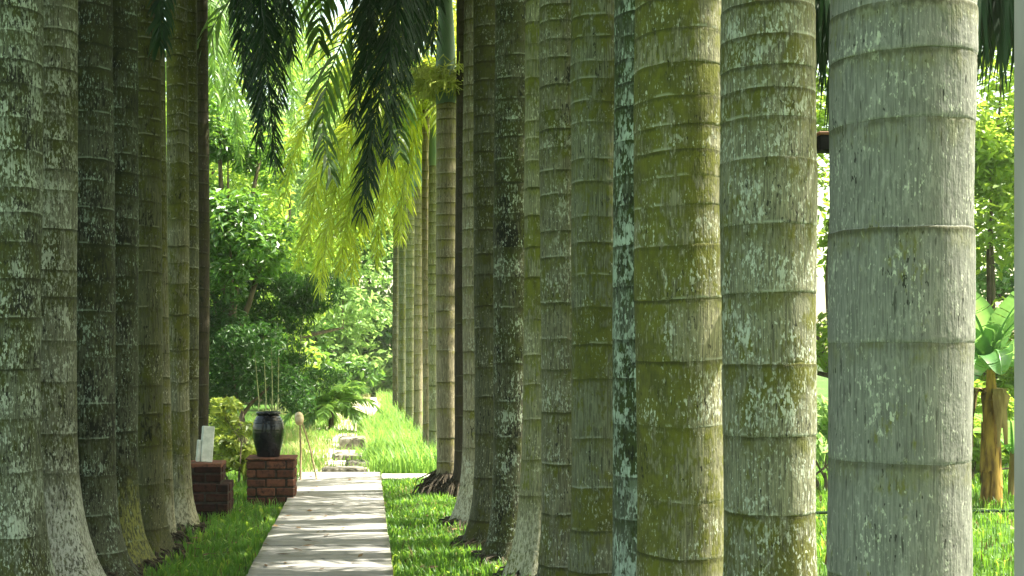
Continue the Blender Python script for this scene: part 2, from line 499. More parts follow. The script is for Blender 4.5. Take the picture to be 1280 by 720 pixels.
def make_boardwalk():
    rng = np.random.default_rng(5)
    mb = MB()
    x0, x1 = -0.766, 0.186
    y, i = 3.2, 0
    while y < 15.6:
        wd = 0.135 + rng.uniform(-0.006, 0.006)
        n0 = mb.n
        dz = rng.uniform(-0.003, 0.003)
        mb.box((x0 + rng.uniform(-0.004, 0.004), y, 0.045 + dz), (x1 + rng.uniform(-0.004, 0.004), y + wd, 0.08 + dz), 0.0025)
        mb.att.setdefault('rnd', []).append((n0, np.full(mb.n - n0, rng.uniform(0, 1))))
        y += wd + 0.006
        i += 1
    for x in (x0 + 0.12, x1 - 0.12):
        n0 = mb.n
        mb.box((x - 0.04, 3.1, -0.04), (x + 0.04, 15.6, 0.042), 0.004)
        mb.att['rnd'].append((n0, np.full(mb.n - n0, 0.5)))
    tag(mb.build('boardwalk', M['plank'], smooth=False), kind='structure')
    # sunlit sandy path beyond the planks
    mb = MB()
    ys = np.linspace(15.66, 62, 60)
    V, q = [], []
    for j, yy in enumerate(ys):
        a = -0.95 - 0.12 * math.sin(yy * 0.6) - 0.05 * math.sin(yy * 2.3)
        b = 0.05 + 0.08 * math.sin(yy * 0.9) + max(0, yy - 24) * 0.03
        for t in np.linspace(0, 1, 8):
            V.append((a + (b - a) * t + rng.normal(0, 0.03), yy, 0.012 + 0.006 * math.sin(yy * 3 + t * 5)))
    for j in range(len(ys) - 1):
        for t in range(7):
            q.append((j * 8 + t, j * 8 + t + 1, (j + 1) * 8 + t + 1, (j + 1) * 8 + t))
    mb.add(V, q)
    tag(mb.build('sandy_path', M['sand']), kind='structure')
    mb = MB()                                # slab running off to the right at the end of the planks
    mb.box((0.20, 15.15, -0.03), (1.12, 15.62, 0.055), 0.012)
    tag(mb.build('concrete_slab', M['concrete'], smooth=False), kind='structure')


make_ground()
make_boardwalk()

# ---------------------------------------------------------------- palms
def frond_mesh(mb, pts, seg_len=0.5, n=46, wid=0.024, seed=0, az=None, plum=0.5, grav=0.55, t0=0.10, rr=0.018, fwd=0.55):
    """pinnate frond along the rachis pts; leaflets in several planes, bent by gravity"""
    rng = np.random.default_rng(seed)
    pts = np.asarray(pts, float)
    # resample smooth
    k = 60
    d = np.concatenate([[0], np.cumsum(np.linalg.norm(np.diff(pts, axis=0), axis=1))])
    s = np.linspace(0, d[-1], k)
    P = np.stack([np.interp(s, d, pts[:, i]) for i in range(3)], -1)
    for _ in range(12):
        P[1:-1] = 0.5 * P[1:-1] + 0.25 * (P[:-2] + P[2:])
    T = np.gradient(P, axis=0); T /= np.linalg.norm(T, axis=1)[:, None]
    if az is None:
        dv = pts[-1] - pts[0]; az = math.atan2(dv[1], dv[0])
    Sd = np.array([-math.sin(az), math.cos(az), 0.0])
    mb.tube(P[::3], np.linspace(rr, rr * 0.18, len(P[::3])), 5, rnd=0.35)
    VV, FF, RR = [], [], []
    c = 0
    for i in range(n):
        t = t0 + (1 - t0) * (i + rng.uniform(-0.3, 0.3)) / n
        t = min(max(t, 0), 0.995)
        f = t * (k - 1); i0 = int(f); fr = f - i0; i1 = min(i0 + 1, k - 1)
        p = P[i0] * (1 - fr) + P[i1] * fr
        tg = T[i0]
        N = np.cross(tg, Sd); N /= np.linalg.norm(N) + 1e-9
        L0 = seg_len * (0.55 + 0.45 * math.sin(math.pi * min(1, t * 1.15))) * (1 if t < 0.85 else 1 - (t - 0.85) * 2.2)
        for sd in (-1, 1):
            L = L0 * rng.uniform(0.78, 1.1)
            ph = rng.uniform(-plum, plum)
            dr = tg * (fwd + 0.5 * t) + sd * Sd * math.cos(ph) + N * math.sin(ph)
            dr /= np.linalg.norm(dr)
            d2 = dr + np.array([0, 0, -grav * rng.uniform(0.6, 1.3)]); d2 /= np.linalg.norm(d2)
            d3 = d2 + np.array([0, 0, -grav * 0.9]) + rng.normal(0, 0.08, 3); d3 /= np.linalg.norm(d3)
            wv = np.cross(dr, N + rng.normal(0, 0.45, 3)); wv /= np.linalg.norm(wv) + 1e-9
            wd = wid * rng.uniform(0.75, 1.15)
            a = p; b = a + dr * L * 0.3; cc = b + d2 * L * 0.38; e = cc + d3 * L * 0.32
            VV += [a - wv * wd * 0.25, a + wv * wd * 0.25, b - wv * wd * 0.5, b + wv * wd * 0.5, cc - wv * wd * 0.38, cc + wv * wd * 0.38, e]
            FF += [(c, c + 1, c + 3, c + 2), (c + 2, c + 3, c + 5, c + 4), (c + 4, c + 5, c + 6)]
            RR += [rng.uniform(0, 1)] * 7
            c += 7
    n0 = mb.n
    mb.add(VV, FF)
    mb.att.setdefault('rnd', []).append((n0, np.array(RR)))


def arc(az, length, up=60, drop=140, n=14):
    """a rachis rising at `up` degrees and curving over by `drop` degrees"""
    p = np.zeros(3); out = [p.copy()]
    for i in range(n):
        el = R(up - drop * ((i + 0.5) / n) ** 1.25)
        p = p + length / n * np.array([math.cos(el) * math.cos(az), math.cos(el) * math.sin(az), math.sin(el)])
        out.append(p.copy())
    return np.array(out)


def crown_mesh(name, mat, seed, nf=20, length=2.7, seg_len=0.6, n=46, wid=0.042):
    rng = np.random.default_rng(seed)
    mb = MB()
    for i in range(nf):
        az = i * 2.39996 + rng.uniform(-0.2, 0.2)
        up = 80 - 75 * (i / nf) + rng.uniform(-5, 5)
        frond_mesh(mb, arc(az, length * rng.uniform(0.85, 1.1), up, rng.uniform(95, 135)), seg_len, n, wid, seed * 97 + i, az)
    o = mb.build(name, mat)
    me = o.data
    bpy.data.objects.remove(o)
    return me


CROWNS = [crown_mesh('crown', M['frond'], s, 21, 3.5, 0.62, 56, 0.044) for s in (1, 2, 3)]  # crowns above the view, made long and dense to block skylight on the trunks
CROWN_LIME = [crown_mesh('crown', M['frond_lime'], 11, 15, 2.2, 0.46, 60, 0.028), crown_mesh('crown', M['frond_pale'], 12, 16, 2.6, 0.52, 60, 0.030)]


def auto_rings(height, rng, first=0.34, last=0.10):
    z, out = rng.uniform(0.10, 0.25), []
    while z < height:
        out.append(z)
        t = z / 3.2
        z += max(last, first * (1 - 0.62 * min(1, t))) * rng.uniform(0.72, 1.28)
    return out


def trunk_mesh(mb, height, r0, rings, seed, flare=0.6, fl_h=0.22, lean=(0, 0), bulge=0.06, taper=0.0, na=40, zb=0.0, tilt=0.010, lobes=0.10, groove=0.0016):
    rng = np.random.default_rng(seed)
    a = np.linspace(0, 2 * math.pi, na, endpoint=False)
    zs, seg, rd, ru, rj = [], [], [], [], []
    edges = [zb - 0.12] + [z for z in sorted(rings) if zb < z < height] + [height]
    for i in range(len(edges) - 1):
        lo, hi = edges[i], edges[i + 1]
        L = hi - lo
        offs = [0.002, 0.006, 0.012, 0.02, 0.035]
        mids = list(np.arange(0.07, max(0.071, L - 0.05), 0.055))
        hh = sorted(set([o for o in offs if o < L * 0.4] + [m for m in mids if m < L - 0.045] + [L - o for o in (0.035, 0.02, 0.012, 0.006, 0.002) if o < L * 0.4]))
        sr = rng.uniform(0, 1); sj = rng.normal(0, 0.006)
        for h in hh:
            zs.append(lo + h); seg.append(sr); rj.append(sj); ru.append(h); rd.append(L - h)
    zs = np.array(zs); seg = np.array(seg); rd = np.array(rd); ru = np.array(ru)
    t = zs / height
    r = r0 * (1 + bulge * np.sin(math.pi * np.clip((zs - 0.4) / 4.0, 0, 1)) - taper * t)
    zz = np.clip(zs - zb, -0.05, None)
    fl = np.exp(-zz / fl_h)
    r = r * (1 + flare * fl) * (1 + np.array(rj) + 0.010 * np.sin(zs * 2.3 + seed) + 0.006 * np.sin(zs * 7.1 + seed * 2))
    r = r + 0.0009 * np.exp(-ru / 0.02) - groove * np.exp(-(np.minimum(rd, ru) / 0.006) ** 2)
    ph = rng.uniform(0, 6.28)
    nl = rng.integers(4, 7)
    Z, Rr, SEG, RD, RU, AZ = [], [], [], [], [], []
    wob = [(rng.integers(1, 4), rng.uniform(0, 6.28), rng.uniform(0.3, 1)) for _ in range(4)]
    rows = []
    # ring tilt changes slowly with height
    for i in range(len(zs)):
        tz = sum(w_ * np.sin(k_ * a + p_ + zs[i] * 1.3) for k_, p_, w_ in wob) * tilt * 0.28 + 0.0022 * np.sin(7 * a + seg[i] * 40) * np.sin(3 * a + seg[i] * 17)
        rr = r[i] * (1 + lobes * fl[i] * np.cos(nl * a + ph) + 0.012 * np.sin(2 * a + ph + zs[i] * 0.7) + 0.006 * np.sin(5 * a + zs[i] * 2.1) + 0.005 * np.sin(9 * a + zs[i] * 6.3 + seed)) + rng.normal(0, 0.0006, na)
        cx = lean[0] * (zs[i] - zb) + 0.008 * math.sin(zs[i] * 0.9 + ph)
        cy = lean[1] * (zs[i] - zb)
        rows.append(np.stack([cx + rr * np.cos(a), cy + rr * np.sin(a), zs[i] + tz], -1))
    V = np.concatenate(rows)
    k = len(zs)
    fc = [(i * na + j, i * na + (j + 1) % na, (i + 1) * na + (j + 1) % na, (i + 1) * na + j) for i in range(k - 1) for j in range(na)]
    fc.append(tuple((k - 1) * na + j for j in range(na)))
    mb.add(V, fc, 0, seg=np.repeat(seg, na), rd=np.repeat(rd, na), ru=np.repeat(ru, na), az=np.tile(np.cos(a), k))


def root_mass(parent, r, seed, spread=0.15, h=0.10, n=90, zb=0.0):
    """a skirt of short stilt roots round the foot of a palm"""
    rng = np.random.default_rng(seed)
    mb = MB()
    for i in range(n):
        a = rng.uniform(0, 6.283)
        rs = r * rng.uniform(0.75, 1.05)
        re = r + spread * rng.uniform(0.35, 1.15)
        z0 = zb + h * rng.uniform(0.35, 1.0)
        rm = rs + (re - rs) * rng.uniform(0.45, 0.75)
        a2 = a + rng.uniform(-0.25, 0.25)
        P = [(rs * math.cos(a), rs * math.sin(a), z0), (rm * math.cos(a2), rm * math.sin(a2), z0 * 0.62 + 0.015), (re * math.cos(a2), re * math.sin(a2), -0.03)]
        mb.tube(P, [0.010 * rng.uniform(0.6, 1.3), 0.009 * rng.uniform(0.7, 1.3), 0.004], 5)
    # the earth the roots hold
    prof = [(r + spread * 0.75, -0.05), (r + spread * 0.55, h * 0.25), (r + spread * 0.2, zb + h * 0.45), (max(0.03, r * 0.7), zb + h * 0.62)]
    a = np.linspace(0, 6.283, 28, endpoint=False)
    V = [((pr * (1 + 0.12 * math.sin(3 * x + seed) + 0.07 * math.sin(7 * x))) * math.cos(x), (pr * (1 + 0.12 * math.sin(3 * x + seed) + 0.07 * math.sin(7 * x))) * math.sin(x), pz) for pr, pz in prof for x in a]
    mb.add(V, [(i * 28 + j, i * 28 + (j + 1) % 28, (i + 1) * 28 + (j + 1) % 28, (i + 1) * 28 + j) for i in range(3) for j in range(28)])
    return mb.build('root_mass', M['root'], parent)


RIGHT_G = 'palms of the right row'
LEFT_G = 'palms of the left row'


def palm(label, group, px, width, Y, height, mat, seed, rings=None, top_y=None, crown=None, roots=True, zb=0.0, shaft=0.75, **kw):
    X = at(px, Y)
    root = empty('palm_tree', (X, Y, 0))
    tag(root, label, 'palm tree', group)
    rng = np.random.default_rng(seed)
    r0 = width * Y / F / 2
    if rings is None: rings = auto_rings(height, rng)
    mb = MB()
    trunk_mesh(mb, height, r0, rings, seed, zb=zb, **kw)
    mb.build('trunk', mat, root)
    lean = kw.get('lean', (0, 0))
    tx, ty = lean[0] * (height - zb), lean[1] * (height - zb)
    mb = MB()
    ct = r0 * (1 - kw.get('taper', 0))
    mb.tube([(tx, ty, height - 0.01), (tx, ty, height + shaft * 0.2), (tx, ty, height + shaft * 0.6), (tx, ty, height + shaft)], [ct * 0.99, ct * 1.06, ct * 0.8, ct * 0.42], 20)
    mb.build('crownshaft', M['shaft'], root)
    me = crown if crown is not None else CROWNS[seed % 3]
    c = link('crown', me, root, (tx, ty, height + shaft - 0.05))
    c.rotation_euler = (0, 0, rng.uniform(0, 6.28))
    if roots: root_mass(root, r0 * (1 + kw.get('flare', 0.6) * 0.6), seed + 50, zb=zb)
    return root


def rings_from(pys, Y, rng, top=7.2):
    z = sorted(zt(p, Y) for p in pys)
    lo = z[0] - 0.38
    while lo > 0.1:
        z.insert(0, lo); lo -= 0.36 * rng.uniform(0.8, 1.15)
    hi = z[-1]
    while hi < top:
        hi += rng.uniform(0.09, 0.15); z.append(hi)
    return z


g = np.random.default_rng(77)
# bark of the near right trunks: grey-green, then olive
B = bark_mat
OL = (0.115, 0.108, 0.018)
m_grey = B('bark pale grey', 1, (0.292, 0.300, 0.252), (0.115, 0.11, 0.055), (0.50, 0.53, 0.41), moss_amt=0.26, lichen_amt=0.44, dark_amt=0.08, side=-0.05, seg_w=0.10, tone=0.58, bleed_w=0.45, ring_w=1.3, lip_w=0.1, fibre=0.62)
m_r2 = B('bark grey olive', 2, (0.297, 0.300, 0.189), (0.090, 0.088, 0.020), (0.55, 0.60, 0.49), moss_amt=0.58, lichen_amt=0.66, dark_amt=0.22, side=-0.05, tone=0.58, ring_w=1.0)
m_r3 = B('bark olive', 3, (0.339, 0.330, 0.189), (0.105, 0.105, 0.018), (0.56, 0.60, 0.47), moss_amt=0.70, lichen_amt=0.46, dark_amt=0.12, side=-0.16, tone=0.58, ring_w=1.0)
m_r4 = B('bark mint lichen', 4, (0.159, 0.190, 0.120), (0.035, 0.050, 0.014), (0.50, 0.61, 0.49), moss_amt=0.75, lichen_amt=0.86, dark_amt=0.45, fine=0.7, tone=0.60)
m_r5 = B('bark brown olive', 5, (0.235, 0.250, 0.145), (0.090, 0.092, 0.018), (0.45, 0.49, 0.38), moss_amt=0.68, lichen_amt=0.35, dark_amt=0.10, tone=0.60)
m_r6 = B('bark grey mossy', 6, (0.254, 0.250, 0.146), (0.085, 0.088, 0.020), (0.50, 0.54, 0.41), moss_amt=0.58, lichen_amt=0.58, dark_amt=0.25, tone=0.60)
m_r7 = B('bark yellow green', 7, (0.31, 0.31, 0.17), (0.112, 0.114, 0.022), (0.58, 0.57, 0.38), moss_amt=0.60, lichen_amt=0.45, dark_amt=0.05, foot=((0.44, 0.42, 0.30), 0.6))
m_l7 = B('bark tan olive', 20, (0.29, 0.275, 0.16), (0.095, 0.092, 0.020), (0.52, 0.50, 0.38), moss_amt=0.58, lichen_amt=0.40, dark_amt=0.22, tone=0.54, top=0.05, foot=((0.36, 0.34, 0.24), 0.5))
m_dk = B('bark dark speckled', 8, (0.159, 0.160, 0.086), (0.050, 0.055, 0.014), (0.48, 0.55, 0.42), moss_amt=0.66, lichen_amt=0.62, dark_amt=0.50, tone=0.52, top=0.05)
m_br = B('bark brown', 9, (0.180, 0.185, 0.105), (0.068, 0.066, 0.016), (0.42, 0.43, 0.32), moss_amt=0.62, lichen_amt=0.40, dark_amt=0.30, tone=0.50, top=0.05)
m_wh = B('bark pale flared', 10, (0.382, 0.340, 0.224), (0.12, 0.11, 0.04), (0.60, 0.61, 0.49), moss_amt=0.35, lichen_amt=0.50, dark_amt=0.10, foot=((0.50, 0.47, 0.36), 0.8))
m_vd = B('bark very dark', 11, (0.058, 0.045, 0.026), (0.030, 0.026, 0.012), (0.16, 0.16, 0.11), moss_amt=0.5, lichen_amt=0.2, dark_amt=0.40)
m_tan = B('bark tan', 12, (0.360, 0.310, 0.198), (0.16, 0.14, 0.07), (0.52, 0.51, 0.41), moss_amt=0.25, lichen_amt=0.30, dark_amt=0.05)
m_bl = B('bark green grey', 13, (0.329, 0.320, 0.189), (0.13, 0.13, 0.05), (0.52, 0.54, 0.41), moss_amt=0.25, lichen_amt=0.40, dark_amt=0.10)
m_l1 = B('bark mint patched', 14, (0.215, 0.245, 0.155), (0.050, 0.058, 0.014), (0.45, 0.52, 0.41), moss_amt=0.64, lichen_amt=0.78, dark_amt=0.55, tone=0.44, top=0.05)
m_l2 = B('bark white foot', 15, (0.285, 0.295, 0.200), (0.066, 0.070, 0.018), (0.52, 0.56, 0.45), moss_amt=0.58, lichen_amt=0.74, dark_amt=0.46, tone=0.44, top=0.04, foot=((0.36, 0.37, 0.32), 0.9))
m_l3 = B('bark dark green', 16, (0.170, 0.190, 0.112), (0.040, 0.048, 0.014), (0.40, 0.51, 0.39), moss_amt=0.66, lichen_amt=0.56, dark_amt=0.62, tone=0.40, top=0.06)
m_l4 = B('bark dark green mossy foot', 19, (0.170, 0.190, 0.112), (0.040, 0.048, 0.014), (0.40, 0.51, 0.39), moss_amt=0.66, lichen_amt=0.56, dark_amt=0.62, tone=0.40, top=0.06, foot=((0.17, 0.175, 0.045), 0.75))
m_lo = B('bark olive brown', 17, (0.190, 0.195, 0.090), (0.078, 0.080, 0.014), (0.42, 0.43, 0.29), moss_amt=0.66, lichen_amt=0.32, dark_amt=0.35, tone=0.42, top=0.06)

# right row, near to far
po = empty('garden_post', (at(1284, 3.9) + 0.09, 3.9, 0))
tag(po, 'smooth pale pinkish grey post cut off by the right edge of the photo', 'post')
mb = MB(); mb.box((-0.09, -0.09, -0.2), (0.09, 0.09, 3.6), 0.012); mb.build('shaft', M['post'], po, smooth=False)
mb = MB(); mb.box((-0.115, -0.115, 3.601), (0.115, 0.115, 3.68), 0.012); mb.build('cap', M['post'], po, smooth=False)
mb = MB(); mb.box((-0.12, -0.12, -0.1), (0.12, 0.12, 0.16), 0.012); mb.build('foot', M['post'], po, smooth=False)
palm('thickest palm, smooth pale grey trunk with wide spaced rings', RIGHT_G, 1119, 161, 4.6, 7.0, m_grey, 102,
     rings_from([20, 78, 160, 290, 428, 573, 716], 4.6, g), lean=(0.012, 0), flare=0.35, na=64, bulge=0.05, tilt=0.006)
palm('grey palm with white lichen flecks beside the thickest pale grey palm', RIGHT_G, 962, 108, 5.6, 7.1, m_r2, 103,
     rings_from([15, 55, 92, 120, 155, 205, 285, 368, 455, 543, 638], 5.6, g), lean=(0.0, 0), flare=0.4, na=56, tilt=0.006)
palm('olive green palm with closely spaced rings and a lit right edge', RIGHT_G, 851, 105, 6.3, 7.3, m_r3, 104,
     rings_from([10, 48, 90, 130, 165, 195, 228, 262, 310, 375, 450, 530, 622, 690], 6.3, g), lean=(-0.0, 0), flare=0.4, na=56, tilt=0.010)
palm('palm with mint lichen patches on blackish bark, half hidden behind the olive green palm', RIGHT_G, 806, 74, 7.0, 7.0, m_r4, 105, flare=0.35, na=48)
palm('brownish olive palm left of the mint patched trunk', RIGHT_G, 749, 68, 7.5, 7.2, m_r5, 106, flare=0.35, na=48)
palm('grey mossy palm between the brownish olive and the yellow green trunk', RIGHT_G, 703, 52, 8.0, 7.4, m_r6, 107, flare=0.35, na=44)
palm('yellow green palm with a pale flared foot', RIGHT_G, 676, 40, 8.5, 7.1, m_r7, 108, flare=1.5, fl_h=0.34, na=44)
palm('dark palm speckled with white lichen above reddish roots', RIGHT_G, 641, 46, 9.2, 7.3, m_dk, 109, flare=0.9, na=44)
palm('brown dark palm beside the dark speckled one', RIGHT_G, 614, 42, 9.9, 7.0, m_br, 110, flare=0.9, na=44)
palm('slim pale palm with a wide whitish foot spreading over the grass', RIGHT_G, 596, 32, 11.1, 7.2, m_wh, 111, flare=1.5, fl_h=0.26, na=40)
palm('slim very dark palm rising from the dark root mound', RIGHT_G, 579, 19, 13.2, 7.4, m_vd, 112, zb=0.16, flare=0.5, na=32)
p_tan = palm('tan palm with a green crownshaft and yellow flower cluster', RIGHT_G, 560, 25, 13.5, 4.15, m_tan, 113, zb=0.20, flare=0.25, na=36, shaft=1.5, lean=(-0.006, 0))
root_mass(p_tan, 0.15, 300, 0.24, 0.20, 150, 0.08)
p_blue = palm('greenish palm with a low blue green crownshaft left of the tan one', RIGHT_G, 543, 14, 17.6, 4.1, m_bl, 114, flare=0.35, na=32, shaft=0.85, crown=CROWN_LIME[0])
palm('tan palm with a white foot in the tall grass', RIGHT_G, 533, 10, 17.9, 5.2, m_tan, 115, flare=0.8, na=28, crown=CROWN_LIME[0])
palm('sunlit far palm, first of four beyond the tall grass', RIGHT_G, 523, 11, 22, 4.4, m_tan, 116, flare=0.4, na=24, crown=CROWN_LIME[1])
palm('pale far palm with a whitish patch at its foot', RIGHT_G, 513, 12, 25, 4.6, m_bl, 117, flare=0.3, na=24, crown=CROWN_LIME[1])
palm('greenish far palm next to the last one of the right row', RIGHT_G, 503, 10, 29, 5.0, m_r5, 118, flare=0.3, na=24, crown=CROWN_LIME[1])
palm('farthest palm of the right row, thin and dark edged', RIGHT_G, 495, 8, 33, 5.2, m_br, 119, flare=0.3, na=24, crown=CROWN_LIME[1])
# left row, near to far
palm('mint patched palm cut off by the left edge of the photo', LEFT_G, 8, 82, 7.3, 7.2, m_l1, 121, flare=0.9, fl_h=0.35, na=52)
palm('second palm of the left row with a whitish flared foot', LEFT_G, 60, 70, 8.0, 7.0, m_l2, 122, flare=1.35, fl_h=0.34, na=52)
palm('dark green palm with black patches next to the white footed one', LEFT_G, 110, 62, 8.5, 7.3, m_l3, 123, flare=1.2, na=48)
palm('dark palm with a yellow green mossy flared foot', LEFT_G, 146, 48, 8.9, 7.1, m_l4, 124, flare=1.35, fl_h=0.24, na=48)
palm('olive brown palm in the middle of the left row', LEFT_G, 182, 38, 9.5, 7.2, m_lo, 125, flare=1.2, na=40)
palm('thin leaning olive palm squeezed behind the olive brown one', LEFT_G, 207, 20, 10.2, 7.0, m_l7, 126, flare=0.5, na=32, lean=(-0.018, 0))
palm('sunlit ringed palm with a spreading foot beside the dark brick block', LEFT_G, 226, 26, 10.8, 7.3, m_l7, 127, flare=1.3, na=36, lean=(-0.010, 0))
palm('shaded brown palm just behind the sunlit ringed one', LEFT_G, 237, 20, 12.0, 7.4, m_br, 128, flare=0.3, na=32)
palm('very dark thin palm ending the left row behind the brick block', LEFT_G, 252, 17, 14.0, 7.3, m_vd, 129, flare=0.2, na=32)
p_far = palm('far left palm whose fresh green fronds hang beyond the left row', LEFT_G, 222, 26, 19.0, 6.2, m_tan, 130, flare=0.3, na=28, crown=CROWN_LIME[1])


def hang(parent, pts, mat, seed, **kw):
    """one hanging frond given by its rachis in world space"""
    mb = MB()
    pts = np.array(pts, float) - np.array(parent.location)
    frond_mesh(mb, pts, seed=seed, **kw)
    return mb.build('frond', mat, parent)


def px3(px, py, Y): return (at(px, Y), Y, zt(py, Y))


# the low palms whose fronds hang into the avenue
kw = dict(seg_len=0.46, n=290, wid=0.020, plum=1.5, grav=0.45, fwd=0.70)
dL = empty('palm_tree', (-2.3, 11.4, 0))
tag(dL, 'palm behind the left row whose dark fronds hang over the path', 'palm tree', LEFT_G)
mb = MB(); trunk_mesh(mb, 6.0, 0.10, auto_rings(6.0, g), 140, flare=0.3, na=28); mb.build('trunk', m_vd, dL)
c = link('crown', CROWNS[1], dL, (0, 0, 6.5))
mb = MB(); mb.tube([(0, 0, 5.99), (0, 0, 6.2), (0, 0, 6.6)], [0.10, 0.11, 0.05], 16); mb.build('crownshaft', M['shaft'], dL)
top = top_l = (-2.3, 11.4, 6.55)
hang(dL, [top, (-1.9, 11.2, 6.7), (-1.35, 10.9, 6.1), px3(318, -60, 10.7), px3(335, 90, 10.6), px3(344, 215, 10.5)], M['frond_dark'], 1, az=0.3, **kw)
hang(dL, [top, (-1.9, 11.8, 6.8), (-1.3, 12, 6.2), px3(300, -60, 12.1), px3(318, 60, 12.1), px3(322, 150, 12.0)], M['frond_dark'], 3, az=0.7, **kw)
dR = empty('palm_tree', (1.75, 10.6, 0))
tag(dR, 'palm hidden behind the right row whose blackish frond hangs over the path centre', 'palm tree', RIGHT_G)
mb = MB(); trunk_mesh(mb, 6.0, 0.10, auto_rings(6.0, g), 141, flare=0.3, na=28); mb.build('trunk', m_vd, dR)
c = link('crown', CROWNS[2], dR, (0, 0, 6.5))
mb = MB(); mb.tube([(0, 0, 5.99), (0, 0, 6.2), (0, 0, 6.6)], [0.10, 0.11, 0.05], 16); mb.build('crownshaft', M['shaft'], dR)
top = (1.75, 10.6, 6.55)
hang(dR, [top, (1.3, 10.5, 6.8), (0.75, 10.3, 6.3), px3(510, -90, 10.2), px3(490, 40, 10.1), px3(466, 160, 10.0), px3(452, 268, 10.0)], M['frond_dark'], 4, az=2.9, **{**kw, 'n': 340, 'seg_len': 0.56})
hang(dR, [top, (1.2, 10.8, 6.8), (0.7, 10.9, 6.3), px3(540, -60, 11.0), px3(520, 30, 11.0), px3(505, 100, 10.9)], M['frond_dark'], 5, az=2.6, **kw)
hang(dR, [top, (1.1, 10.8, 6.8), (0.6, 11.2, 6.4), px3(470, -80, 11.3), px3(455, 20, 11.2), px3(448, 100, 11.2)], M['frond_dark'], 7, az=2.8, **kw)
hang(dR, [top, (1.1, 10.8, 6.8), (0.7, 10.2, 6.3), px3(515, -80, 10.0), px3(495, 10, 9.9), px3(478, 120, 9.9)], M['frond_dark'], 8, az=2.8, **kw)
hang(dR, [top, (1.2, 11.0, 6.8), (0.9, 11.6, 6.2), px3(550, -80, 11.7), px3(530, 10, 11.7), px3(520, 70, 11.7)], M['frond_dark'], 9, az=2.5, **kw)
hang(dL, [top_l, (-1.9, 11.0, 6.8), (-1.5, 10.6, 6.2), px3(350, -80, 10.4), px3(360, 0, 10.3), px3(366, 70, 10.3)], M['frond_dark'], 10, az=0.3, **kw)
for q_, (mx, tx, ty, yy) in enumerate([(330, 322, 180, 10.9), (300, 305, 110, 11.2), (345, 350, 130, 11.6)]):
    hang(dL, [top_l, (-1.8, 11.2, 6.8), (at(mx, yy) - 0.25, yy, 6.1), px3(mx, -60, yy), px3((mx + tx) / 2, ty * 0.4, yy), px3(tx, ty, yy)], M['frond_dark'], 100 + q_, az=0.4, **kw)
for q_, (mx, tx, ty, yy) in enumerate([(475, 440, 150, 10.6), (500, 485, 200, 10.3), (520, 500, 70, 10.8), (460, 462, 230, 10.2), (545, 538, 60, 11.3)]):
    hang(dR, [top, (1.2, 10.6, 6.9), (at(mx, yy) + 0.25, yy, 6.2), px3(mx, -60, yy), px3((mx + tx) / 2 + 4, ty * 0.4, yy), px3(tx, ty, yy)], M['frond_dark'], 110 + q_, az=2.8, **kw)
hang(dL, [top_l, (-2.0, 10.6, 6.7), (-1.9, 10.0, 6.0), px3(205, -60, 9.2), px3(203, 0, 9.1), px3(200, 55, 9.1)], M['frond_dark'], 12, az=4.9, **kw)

kp = dict(seg_len=0.55, n=160, wid=0.022, plum=1.4, grav=0.6, fwd=0.6)
tp = (p_far.location.x, 19.0, 6.9)
for i, (mx, my, tx, ty, yy) in enumerate([(262, -30, 285, 140, 18.0), (290, -40, 315, 120, 18.4), (320, -50, 345, 170, 18.6), (345, -30, 372, 190, 19.4), (275, 10, 300, 200, 19.6), (375, -40, 400, 150, 19.8), (262, 0, 268, 120, 17.4)]):
    hang(p_far, [tp, (tp[0] * 0.6 + at(mx, yy) * 0.4, yy, 7.1), px3(mx, my, yy), px3((mx + tx) / 2 + 4, (my + ty) / 2, yy), px3(tx, ty, yy)], M['frond_pale'], 80 + i, **kp)
# lime fronds of the low crown
cz = 4.9
bx = at(543, 17.6)
kl = dict(seg_len=0.55, n=190, wid=0.020, plum=1.2, grav=0.5, fwd=0.6)
for i, (tx, ty, mx, my, yy) in enumerate([(372, 330, 420, 170, 17.2), (400, 365, 430, 200, 17.4), (440, 350, 462, 190, 17.0), (352, 260, 395, 130, 17.8),
                                          (470, 330, 492, 190, 17.5), (500, 300, 515, 190, 18.0), (415, 250, 445, 120, 18.2), (385, 300, 410, 190, 16.6), (425, 340, 450, 230, 16.8), (455, 290, 475, 150, 16.9), (395, 345, 440, 240, 18.0)]):
    hang(p_blue, [(bx, 17.6, cz), px3((mx + 543) / 2, my - 65, yy), px3(mx, my, yy), px3((mx + tx) / 2 - 5, (my + ty) / 2 - 10, yy), px3(tx, ty, yy)], M['frond_lime'], 20 + i, **kl)
# flower cluster of the tan palm, just under its crownshaft
mb = MB()
rng = np.random.default_rng(9)
b0 = np.array([0, -0.02, 4.30])
for i in range(150):
    a = rng.uniform(0, 6.28); L = rng.uniform(0.22, 0.5)
    d = np.array([math.cos(a), math.sin(a), rng.uniform(-0.15, 0.9)]); d /= np.linalg.norm(d)
    s = b0 + np.array([math.cos(a), math.sin(a), 0]) * 0.09
    e = s + d * L; m_ = s + d * L * 0.5 + np.array([0, 0, 0.05])
    mb.tube([s, m_, e + np.array([0, 0, -0.10])], [0.009, 0.007, 0.004], 4)
    for j in range(9):
        p = s + d * L * rng.uniform(0.3, 1); q = p + rng.normal(0, 0.06, 3) - np.array([0, 0, 0.04])
        mb.tube([p, (p + q) / 2, q], 0.0055, 3)
mb.build('flower_cluster', M['stalk'], p_tan)

